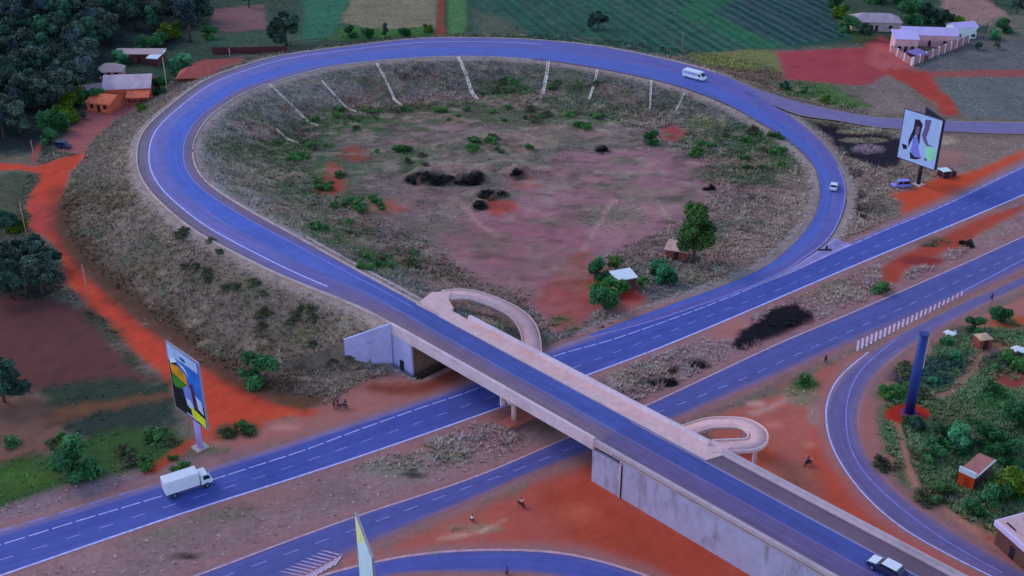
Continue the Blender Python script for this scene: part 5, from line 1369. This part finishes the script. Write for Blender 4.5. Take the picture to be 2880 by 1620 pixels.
SKYB = pm('poster_sky_blue', (96, 136, 228)); 
zt1 = best_zt((466, 962), (558, 1024), (548, 1262))
billboard('tall billboard with blue sky, orange block and yellow box on a white pole', (466, 962), (556, 1024), zt1, 12.4, G(550, 1266), mat('white_pole_paint', C(146, 146, 240), .5, .06, 1), .5, pm('dark_panel', (28, 26, 52)), [
    (full, pm('poster_black', (18, 24, 38))),
    ([(0, 0), (1, 0), (1, .68), (.72, .60), (.55, .46), (.3, .26), (0, .20)], pm('poster_blue', (40, 92, 214), .3)),
    ([(0, .0), (.94, .02), (.95, .17), (.6, .16), (.25, .17), (0, .26)], pm('poster_pale_blue', (136, 168, 244), .2)),
    ([(.03, .24), (.2, .18), (.5, .22), (.62, .32), (.30, .20), (.05, .3)], pm('poster_cloud', (190, 206, 250), .2)),
    ([(.02, .31), (.3, .27), (.52, .33), (.56, .50), (.30, .46), (.05, .44)], pm('poster_orange', (206, 128, 34), .45)),
    ([(.04, .44), (.3, .46), (.48, .52), (.34, .60), (.10, .64), (.03, .60)], pm('poster_green', (44, 116, 40), .4)),
    ([(.36, .58), (.50, .50), (.66, .50), (.72, .66), (.66, .80), (.40, .74)], pm('poster_lilac', (96, 110, 220), .2)),
    ([(.42, .72), (.56, .70), (.66, .78), (.62, .86), (.44, .82)], pm('poster_pale', (150, 176, 246), .2)),
    ([(.62, .42), (.72, .42), (.78, .82), (.66, .84)], pm('poster_maroon', (58, 34, 72), .3)),
    ([(.76, .56), (.94, .60), (.96, .80), (.80, .76)], pm('poster_pale', (150, 176, 246), .2)),
    ([(.55, .80), (.98, .85), (.98, .99), (.57, .95)], pm('poster_yellow', (196, 208, 56), .2)),
    ([(.40, .09), (.54, .085), (.60, .115), (.50, .135), (.40, .115)], pm('poster_ink', (52, 70, 120), .2)),
])
zt2 = best_zt((2546, 306), (2652, 340), (2575, 524), 8, 26)
billboard('white billboard showing a dark-haired woman and a green block on a black pole', (2546, 306), (2652, 340), zt2, 12.6, G(2576, 522), mat('black_pole_paint', C(30, 30, 50), .5, .06, 1), .5, pm('dark_panel', (28, 26, 52)), [
    (full, pm('poster_white_blue', (134, 168, 250), .08)),
    ([(.30, .14), (.42, .12), (.52, .20), (.50, .36), (.52, .62), (.44, .52), (.40, .40), (.36, .46), (.30, .58), (.24, .74), (.22, .58), (.30, .34)], pm('poster_hair', (26, 24, 58), .2)),
    ([(.36, .26), (.46, .26), (.46, .40), (.40, .46), (.36, .40)], pm('poster_skin', (98, 82, 130), .2)),
    ([(.34, .46), (.46, .50), (.52, .70), (.62, .86), (.44, .92), (.32, .78)], pm('poster_lilac', (116, 112, 178), .2)),
    ([(.06, .70), (.20, .70), (.22, .78), (.12, .80)], pm('poster_hair', (26, 24, 58), .2)),
    ([(.30, .80), (.46, .88), (.66, .84), (.50, .92), (.34, .94)], pm('poster_hair', (26, 24, 58), .2)),
    ([(.56, .08), (.72, .06), (.70, .26), (.66, .42), (.74, .54), (.88, .56), (.70, .58), (.60, .50), (.54, .40), (.58, .24)], pm('poster_dark_lilac', (88, 80, 140), .2)),  # dark lilac shape printed beside the woman
    ([(.70, .58), (.97, .60), (.93, .84), (.76, .86)], pm('poster_mint', (118, 226, 186), .15)),
    ([(.95, .04), (.99, .05), (.99, .3), (.95, .3)], pm('poster_pale', (150, 176, 246), .2)),
    ([(.70, .84), (.76, .83), (.78, .87), (.72, .88)], pm('poster_ink', (52, 70, 120), .2)),
], mat('pale_render', (1, 1, 1)), back_board=True)
billboard('pale blue billboard seen almost edge-on beside the opposite carriageway', (998, 1444), (1046, 1570), 16.0, 13.0, None, mat('white_pole_paint', (1, 1, 1)), .6, pm('dark_panel', (1, 1, 1)), [
    (full, pm('poster_sky', (150, 190, 236), .15)), ([(0, .02), (.55, .02), (.4, .18), (.1, .3), (0, .4)], pm('poster_lime', (190, 214, 150), .25)),
    ([(.2, .8), (.5, .82), (.5, 1), (.2, 1)], pm('poster_tan', (170, 130, 110), .2)), ([(.55, .3), (.62, .3), (.7, .5), (.62, .5)], pm('poster_cream', (220, 214, 220), .2))])
# bare blue mast
mz = at(2556, 1166)
mast = thing('mast', 'thick bare blue steel mast rising from a ring of red soil', 'mast', mz, 0)
BLUEM = mat('blue_mast_paint', C(30, 48, 134), .45, .2, .6)
b = MB(); b.tube([(0, 0, -.3), (0, 0, 16.2)], [.86, .76], 20); b.obj('pole', BLUEM, mast, True)
b = MB(); b.tube([(0, 0, 16.1), (0, 0, 16.3)], [.86, .86], 20); b.obj('top_flange', BLUEM, mast)
b = MB(); b.box(.74, .88, -.3, .3, 9.5, 15.6); b.obj('pale_strip', mat('pale_render', (1, 1, 1)), mast)  # narrow pale strip up one side of the mast
b = MB(); b.tube([(0, 0, -.3), (0, 0, .5)], [1.7, 1.5], 16); b.obj('footing', mat('purple_footing', C(92, 44, 100), .8), mast)
WOOD = mat('grey_pole_wood', C(150, 120, 128), .9, .2, 3)
def pole(label, base, topy, lean=0.0, arm=False, m=WOOD, r=.14):
    p = at(*base); h = 3.0
    while pix((p.x + lean * h, p.y, p.z + h))[1] > topy and h < 20: h += .1
    rt = thing('utility_pole', label, 'pole', p, 0)
    b = MB(); b.tube([(0, 0, -.3), (lean * h, 0, h)], [r, r * .75], 8); b.obj('shaft', m, rt, True)
    b = MB(); b.tube([(lean * h, 0, h - .02), (lean * h, 0, h + .12)], [r * .9, r * .4], 8); b.obj('cap', CHAS, rt)
    if arm:
        b = MB(); b.box(lean * h - .9, lean * h + .9, -.05, .05, h - .5, h - .38); b.obj('crossarm', m, rt)
    return rt
pole('thin pale pole at the edge of the red dirt road by the brown field', (253, 862), 742)
pole('thin pale pole beside the yellow-green garden bush', (76, 668), 565, m=WOOD)
pole('pale pole standing in the junction of the dirt road', (98, 452), 394)
pole('pale greenish pole beside the corner of the grey-roofed house', (472, 266), 160, m=mat('greenish_pole', C(108, 136, 122), .8, .1, 2), r=.2)
pole('pale pole between red field and branch road', (2484, 262), 208, m=PBARK)
pole('leaning pale pole beyond the white gable end', (2772, 114), 58, .12, m=PBARK, r=.22)
pole('thin pole at the corner of the striped green field', (1917, 152), 90, m=PBARK)
pole('short pale pole where the teal field meets the loop road', (930, 128), 92, m=PBARK)
pole('short white pole by the brown wall', (647, 160), 142, m=mat('pale_render', (1, 1, 1)))
mk = thing('marker_post', 'dark stub post on the grass tip between the loop exit and carriageway', 'post', at(2324, 704), 0)
b = MB(); b.tube([(0, 0, -.2), (0, 0, 1.1)], [.3, .22], 8); b.obj('post', mat('dark_maroon', C(44, 22, 44), .8), mk)
b = MB(); b.box(-1.9, 1.1, -.3, .3, -.1, .22); b.obj('base', mat('dark_maroon', (1, 1, 1)), mk)

# ------------------------------------------------------------------ buildings
def house(name, label, cat, base, rz, L, W_, h, roof, rise, wallm, roofm, roofm2=None, door=True, win=2, over=.4, pos=None):
    p = pos if pos is not None else at(*base)
    r = thing(name, label, cat, (p[0], p[1], p[2] if len(p) > 2 else 0), rz)
    b = MB(); b.box(-L / 2, L / 2, -W_ / 2, W_ / 2, -.4, h); b.obj('wall', wallm, r)
    ox, oy = L / 2 + over, W_ / 2 + over
    if roof == 'gable':
        for s, m_ in ((-1, roofm2 or roofm), (1, roofm)):
            b = MB(); i = 0
            zz = h + .02
            b.v = [(-ox, s * oy, zz - over * rise / (W_ / 2)), (ox, s * oy, zz - over * rise / (W_ / 2)), (ox, 0, zz + rise), (-ox, 0, zz + rise),
                   (-ox, s * oy, zz + .12 - over * rise / (W_ / 2)), (ox, s * oy, zz + .12 - over * rise / (W_ / 2)), (ox, 0, zz + .12 + rise), (-ox, 0, zz + .12 + rise)]
            b.f = [(0, 1, 2, 3), (4, 5, 6, 7), (0, 1, 5, 4), (3, 2, 6, 7), (0, 4, 7, 3), (1, 5, 6, 2)]; b.m = [0] * 6
            b.obj('roof', m_, r)
        for s in (-1, 1):
            b = MB(); e = s * (L / 2 - .01); q = e - s * .15
            b.v = [(e, -W_ / 2, h), (e, W_ / 2, h), (e, 0, h + rise), (q, -W_ / 2, h), (q, W_ / 2, h), (q, 0, h + rise)]
            b.f = [(0, 1, 2), (5, 4, 3), (0, 3, 4, 1), (1, 4, 5, 2), (2, 5, 3, 0)]; b.m = [0] * 5
            b.obj('gable_end', wallm, r)
    elif roof == 'hip':
        b = MB(); k = min(L, W_) / 2 * .9
        b.v = [(-ox, -oy, h), (ox, -oy, h), (ox, oy, h), (-ox, oy, h), (-(L / 2 - k) - .2, 0, h + rise), ((L / 2 - k) + .2, 0, h + rise)]
        b.f = [(0, 1, 5, 4), (1, 2, 5), (2, 3, 4, 5), (3, 0, 4), (3, 2, 1, 0)]; b.m = [0] * 5; b.obj('roof', roofm, r)
    else:
        b = MB(); b.v = [(-ox, -oy, h + .02), (ox, -oy, h + .02), (ox, oy, h + .02 + rise), (-ox, oy, h + .02 + rise), (-ox, -oy, h + .2), (ox, -oy, h + .2), (ox, oy, h + .2 + rise), (-ox, oy, h + .2 + rise)]
        b.f = [(3, 2, 1, 0), (4, 5, 6, 7), (0, 1, 5, 4), (1, 2, 6, 5), (2, 3, 7, 6), (3, 0, 4, 7)]; b.m = [0] * 6; b.obj('roof', roofm, r)
    y_ = -W_ / 2 - .03
    if door:
        b = MB(); b.box(-.5, .5, y_, y_ + .05, 0, min(2.1, h - .2)); b.obj('door', mat('dark_door', C(50, 30, 40), .8), r)
    for k in range(win):
        xx = (-1 if k % 2 == 0 else 1) * L * (.28 if k < 2 else .42)
        b = MB(); b.box(xx - .55, xx + .55, y_, y_ + .05, 1.0, min(2.1, h - .3)); b.obj('window', GLASSD, r)
    return r
GREYR = mat('grey_sheet_roof', C(162, 154, 196), .55, .14, .5, stain=C(120, 108, 146), stain_scale=.2)
RUST = mat('rusty_sheet_roof', C(196, 98, 82), .8, .2, .6, stain=C(140, 64, 60), stain_scale=.4)
PALER = mat('pale_sheet_roof', C(152, 140, 166), .7, .16, .5, stain=C(118, 106, 130), stain_scale=.25)
REDR = mat('red_sheet_roof', C(150, 80, 86), .8, .2, .5, stain=C(120, 56, 62), stain_scale=.3)
WHITER = mat('white_sheet_roof', C(206, 214, 252), .5, .05, .5)
LAVR = mat('lavender_sheet_roof', C(156, 154, 236), .55, .08, .4, stain=C(140, 132, 206), stain_scale=.15)
MUD = mat('mud_wall', C(112, 64, 70), .9, .15, .8); BRN = mat('brown_wall', C(84, 50, 64), .9, .15, .8); PLAST = mat('stained_plaster', C(176, 150, 186), .85, .12, .6, stain=C(150, 100, 110), stain_scale=.3)
ORW = mat('orange_plaster', C(196, 100, 82), .85, .12, .6)
fh = house('farmhouse', 'grey-roofed house with a rusty orange veranda roof beside the loop curve', 'house', (368, 266), .12, 13.5, 10.0, 3.6, 'gable', 2.6, ORW, GREYR)
b = MB(); b.v = [(.2, -9.4, 1.9), (7.0, -9.4, 1.9), (7.0, -5.2, 3.0), (.2, -5.2, 3.0), (.2, -9.4, 2.02), (7.0, -9.4, 2.02), (7.0, -5.2, 3.12), (.2, -5.2, 3.12)]
b.f = [(3, 2, 1, 0), (4, 5, 6, 7), (0, 1, 5, 4), (1, 2, 6, 5), (2, 3, 7, 6), (3, 0, 4, 7)]; b.m = [0] * 6; b.obj('veranda_roof', RUST, fh)
for xx in (.5, 3.6, 6.7):
    b = MB(); b.tube([(xx, -9.2, -.3), (xx, -9.2, 1.95)], [.09, .09], 6); b.obj('veranda_post', WOOD, fh)
house('shed', 'small shed with a stepped rusty orange roof before the grey-roofed house', 'shed', (300, 302), -.25, 7.5, 8.0, 2.6, 'gable', 1.4, ORW, RUST)
house('outbuilding', 'long low outbuilding with a dull pale roof joined to the farm', 'shed', (290, 268), .35, 12.5, 8.5, 2.4, 'gable', 1.4, PLAST, PALER)
house('hut', 'small hut with a rounded pale hipped roof behind the farm outbuilding', 'hut', (314, 214), .1, 7.6, 6.0, 2.3, 'hip', 2.0, PLAST, PALER)
house('row_building', 'long building with a thin pale roof and dark brown front wall', 'building', (398, 172), 0, 15.5, 4.0, 2.9, 'mono', .5, BRN, PALER, None, True, 4)
house('annex', 'narrow annex with a bright white roof at the end of the row', 'shed', (442, 180), -.2, 3.2, 5.6, 2.6, 'mono', .8, BRN, WHITER, None, False, 0)
house('red_roofed_house', 'low house with a wide rust-red roof beside the loop road', 'house', (560, 222), .1, 12.0, 8.0, 1.6, 'hip', 2.6, MUD, REDR, None, True, 2)
house('ruined_building', 'ruined grey building with a bare pale roof beyond the striped field', 'building', (2458, 78), -.1, 17.0, 9.0, 3.2, 'hip', 2.2, mat('bare_block_wall', C(150, 148, 172), .9, .2, .6), mat('bare_grey_roof', C(138, 134, 172), .8, .25, .35, stain=C(104, 100, 130), stain_scale=.3))
house('compound_house', 'long white house under a lavender roof inside the walled compound', 'house', (2606, 122), -.12, 18.0, 8.0, 4.0, 'gable', 1.6, PLAST, LAVR, None, True, 2)
house('compound_wing', 'pinkish wing with a lavender roof at the near corner of the compound', 'house', (2540, 138), -.12, 7.5, 8.0, 4.4, 'mono', .9, PLAST, LAVR, None, True, 2)
house('gable_house', 'small white block with a pale roof at the far end of the compound', 'house', (2700, 105), .25, 8.5, 6.0, 4.2, 'gable', 1.2, mat('white_plaster', C(206, 206, 248), .8, .08, .6), LAVR, None, False, 1)
house('tarpaulin_shed', 'low shed with a blue sheet roof in the corner of the compound wall', 'shed', (2580, 168), .6, 5.0, 4.6, 2.0, 'mono', .6, BRN, mat('blue_sheet_roof', C(104, 98, 186), .6, .1, .6), None, False, 0)
WALLB = mat('brown_block_wall', C(134, 104, 128), .9, .25, .8, stain=C(86, 60, 82), stain_scale=.6)
def wall_run(label, a, c, h, m, n, cap=None, name='compound_wall'):
    p, q = at(*a), at(*c); L = (q - p).xy.length
    r = thing(name, label, 'wall', p, math.atan2(q.y - p.y, q.x - p.x))
    b = MB(); b.box(0, L, -.12, .12, -.5, h); b.obj('wall_panel', m, r)
    for k in range(n + 1):
        b = MB(); b.box(L * k / n - .2, L * k / n + .2, -.2, .2, -.5, h + .25); b.obj('pillar', cap or m, r)
    return r
wall_run('brown block wall with pillars running diagonally along the grey field', (2566, 184), (2722, 122), 2.6, WALLB, 9, mat('white_plaster', (1, 1, 1)))
wall_run('short block wall facing the red field, ending in a white pillar', (2504, 146), (2563, 184), 2.4, WALLB, 3, mat('white_plaster', (1, 1, 1)))
wall_run('dark brown board fence above the loop road, behind the rust-red roof', (600, 150), (806, 146), 2.0, BRN, 7, None, 'board_fence')
house('kiosk', 'white-roofed kiosk among bushes inside the loop', 'kiosk', (1752, 806), .35, 4.2, 3.4, 2.6, 'mono', .3, BRN, WHITER, None, True, 0, .3)
house('shack', 'brown shack with a pinkish tin roof under the tall olive-green tree', 'shack', (1906, 722), -.35, 4.6, 3.6, 2.2, 'mono', .5, MUD, mat('pinkish_tin_roof', C(164, 142, 156), .7, .2, .8, stain=C(120, 100, 120), stain_scale=.5), None, True, 0)
house('round_hut', 'small brown hut with a pale tan top among the plots', 'hut', (2760, 975), .2, 2.6, 2.4, 2.2, 'hip', .5, MUD, mat('tan_sheet', C(158, 140, 136), .8, .2, .8), None, True, 0, .1)
kq = at(2712, 1372); ka = heading((2712, 1372), (2788, 1305))
ok_ = thing('shop_kiosk', 'orange-fronted shop kiosk with a white sign board and brown flat roof', 'kiosk', kq, ka)
OR2 = mat('orange_front_paint', C(170, 66, 36), .7, .12, .8)
b = MB(); b.box(.1, 6.2, -1.25, 1.25, -.3, 2.7); b.obj('wall', mat('brown_side_wall', C(84, 62, 66), .85, .15, .8), ok_)
b = MB(); b.box(0, .098, -1.3, 1.3, -.3, 2.5); b.obj('front_wall', OR2, ok_)
b = MB(); b.box(-.12, .097, -1.4, 1.4, 2.52, 3.55); b.obj('sign_board', WHITER, ok_)
b = MB(); b.box(.1, 6.4, -1.4, 1.3, 2.702, 2.9); b.obj('roof', mat('brown_flat_roof', C(140, 96, 108), .85, .15, .6), ok_)
b = MB(); b.box(.1, 6.45, -1.52, -1.402, 2.6, 2.96); b.obj('roof_edge', WHITER, ok_)
b = MB(); b.box(-.04, -.002, -.5, .35, 0, 2.0); b.obj('door', mat('dark_orange_door', C(140, 50, 30), .7), ok_)
c0, c1, c2 = G(2797, 1462, 4.2), G(2880, 1536, 4.2), G(2880, 1408, 4.2)
d1 = (c1 - c0) / np.linalg.norm(c1 - c0); d2 = np.array([-d1[1], d1[0]])
fb = thing('flat_roofed_building', 'white flat-roofed building with a pale fascia at the frame edge beside the slip road', 'building', (*c0, 0), math.atan2(d1[1], d1[0]))
b = MB(); b.box(.5, 13.5, .5, 9, -.4, 3.2); b.obj('wall', mat('brown_side_wall', (1, 1, 1)), fb)
b = MB(); b.box(0, 14, 0, 9.5, 3.205, 4.2); b.obj('fascia', mat('white_lilac_fascia', C(172, 174, 246), .6, .08, .5), fb, bevel=.1)
b = MB(); b.box(.35, 13.7, .35, 9.2, 4.203, 4.28); b.obj('roof', mat('grey_mauve_roof', C(170, 150, 178), .8, .14, .6, stain=C(116, 96, 120), stain_scale=.5), fb)
for xx, yy in ((1.3, 1.0), (3.6, 3.2), (2.2, 3.4)):
    b = MB(); b.box(xx, xx + 1.8, yy, yy + .25, 4.283, 4.4); b.obj('roof_strip', mat('dark_maroon', (1, 1, 1)), fb)
b = MB(); b.box(3.5, 4.5, .46, .497, 0, 2.1); b.obj('door', GLASSD, fb)
st = thing('market_stall', 'small dark red stall with a white top next to the black billboard pole', 'stall', at(2662, 496), .3)
b = MB(); b.box(-2.0, 2.0, -1.1, 1.1, -.2, 1.4); b.obj('counter', mat('dark_maroon', (1, 1, 1)), st)
b = MB(); b.box(-2.2, .4, -1.3, 1.3, 1.9, 2.0); b.obj('canopy', WHITER, st)
for xx in (-2.1, .3):
    for yy in (-1.2, 1.2):
        b = MB(); b.tube([(xx, yy, -.2), (xx, yy, 1.9)], [.05, .05], 6); b.obj('post', WOOD, st)
for px, py, s, lab in ((2672, 948, 1.1, 'crumpled white sheet among bushes below the slip road'), (2868, 994, 1.4, 'white sheet at the edge of the crimson plot'), (1920, 1136 + 4, .01, '')):
    if s < .1: continue
    p = at(px, py); b = MB(); n_ = 5
    for i in range(n_ + 1):
        for j in range(n_ + 1):
            b.v.append(((i / n_ - .5) * 2.2 * s, (j / n_ - .5) * 1.5 * s, 1.0 + .3 * math.sin(i * 1.7 + j) - .25 * ((i / n_ - .5) ** 2 + (j / n_ - .5) ** 2)))
    for i in range(n_):
        for j in range(n_):
            a = i * (n_ + 1) + j; b.f.append((a, a + n_ + 1, a + n_ + 2, a + 1)); b.m.append(0)
    o = b.obj('plastic_sheet', WHITER, None, True, p); tag(o, lab, 'sheet')
    so = o.modifiers.new('thick', 'SOLIDIFY'); so.thickness = .05
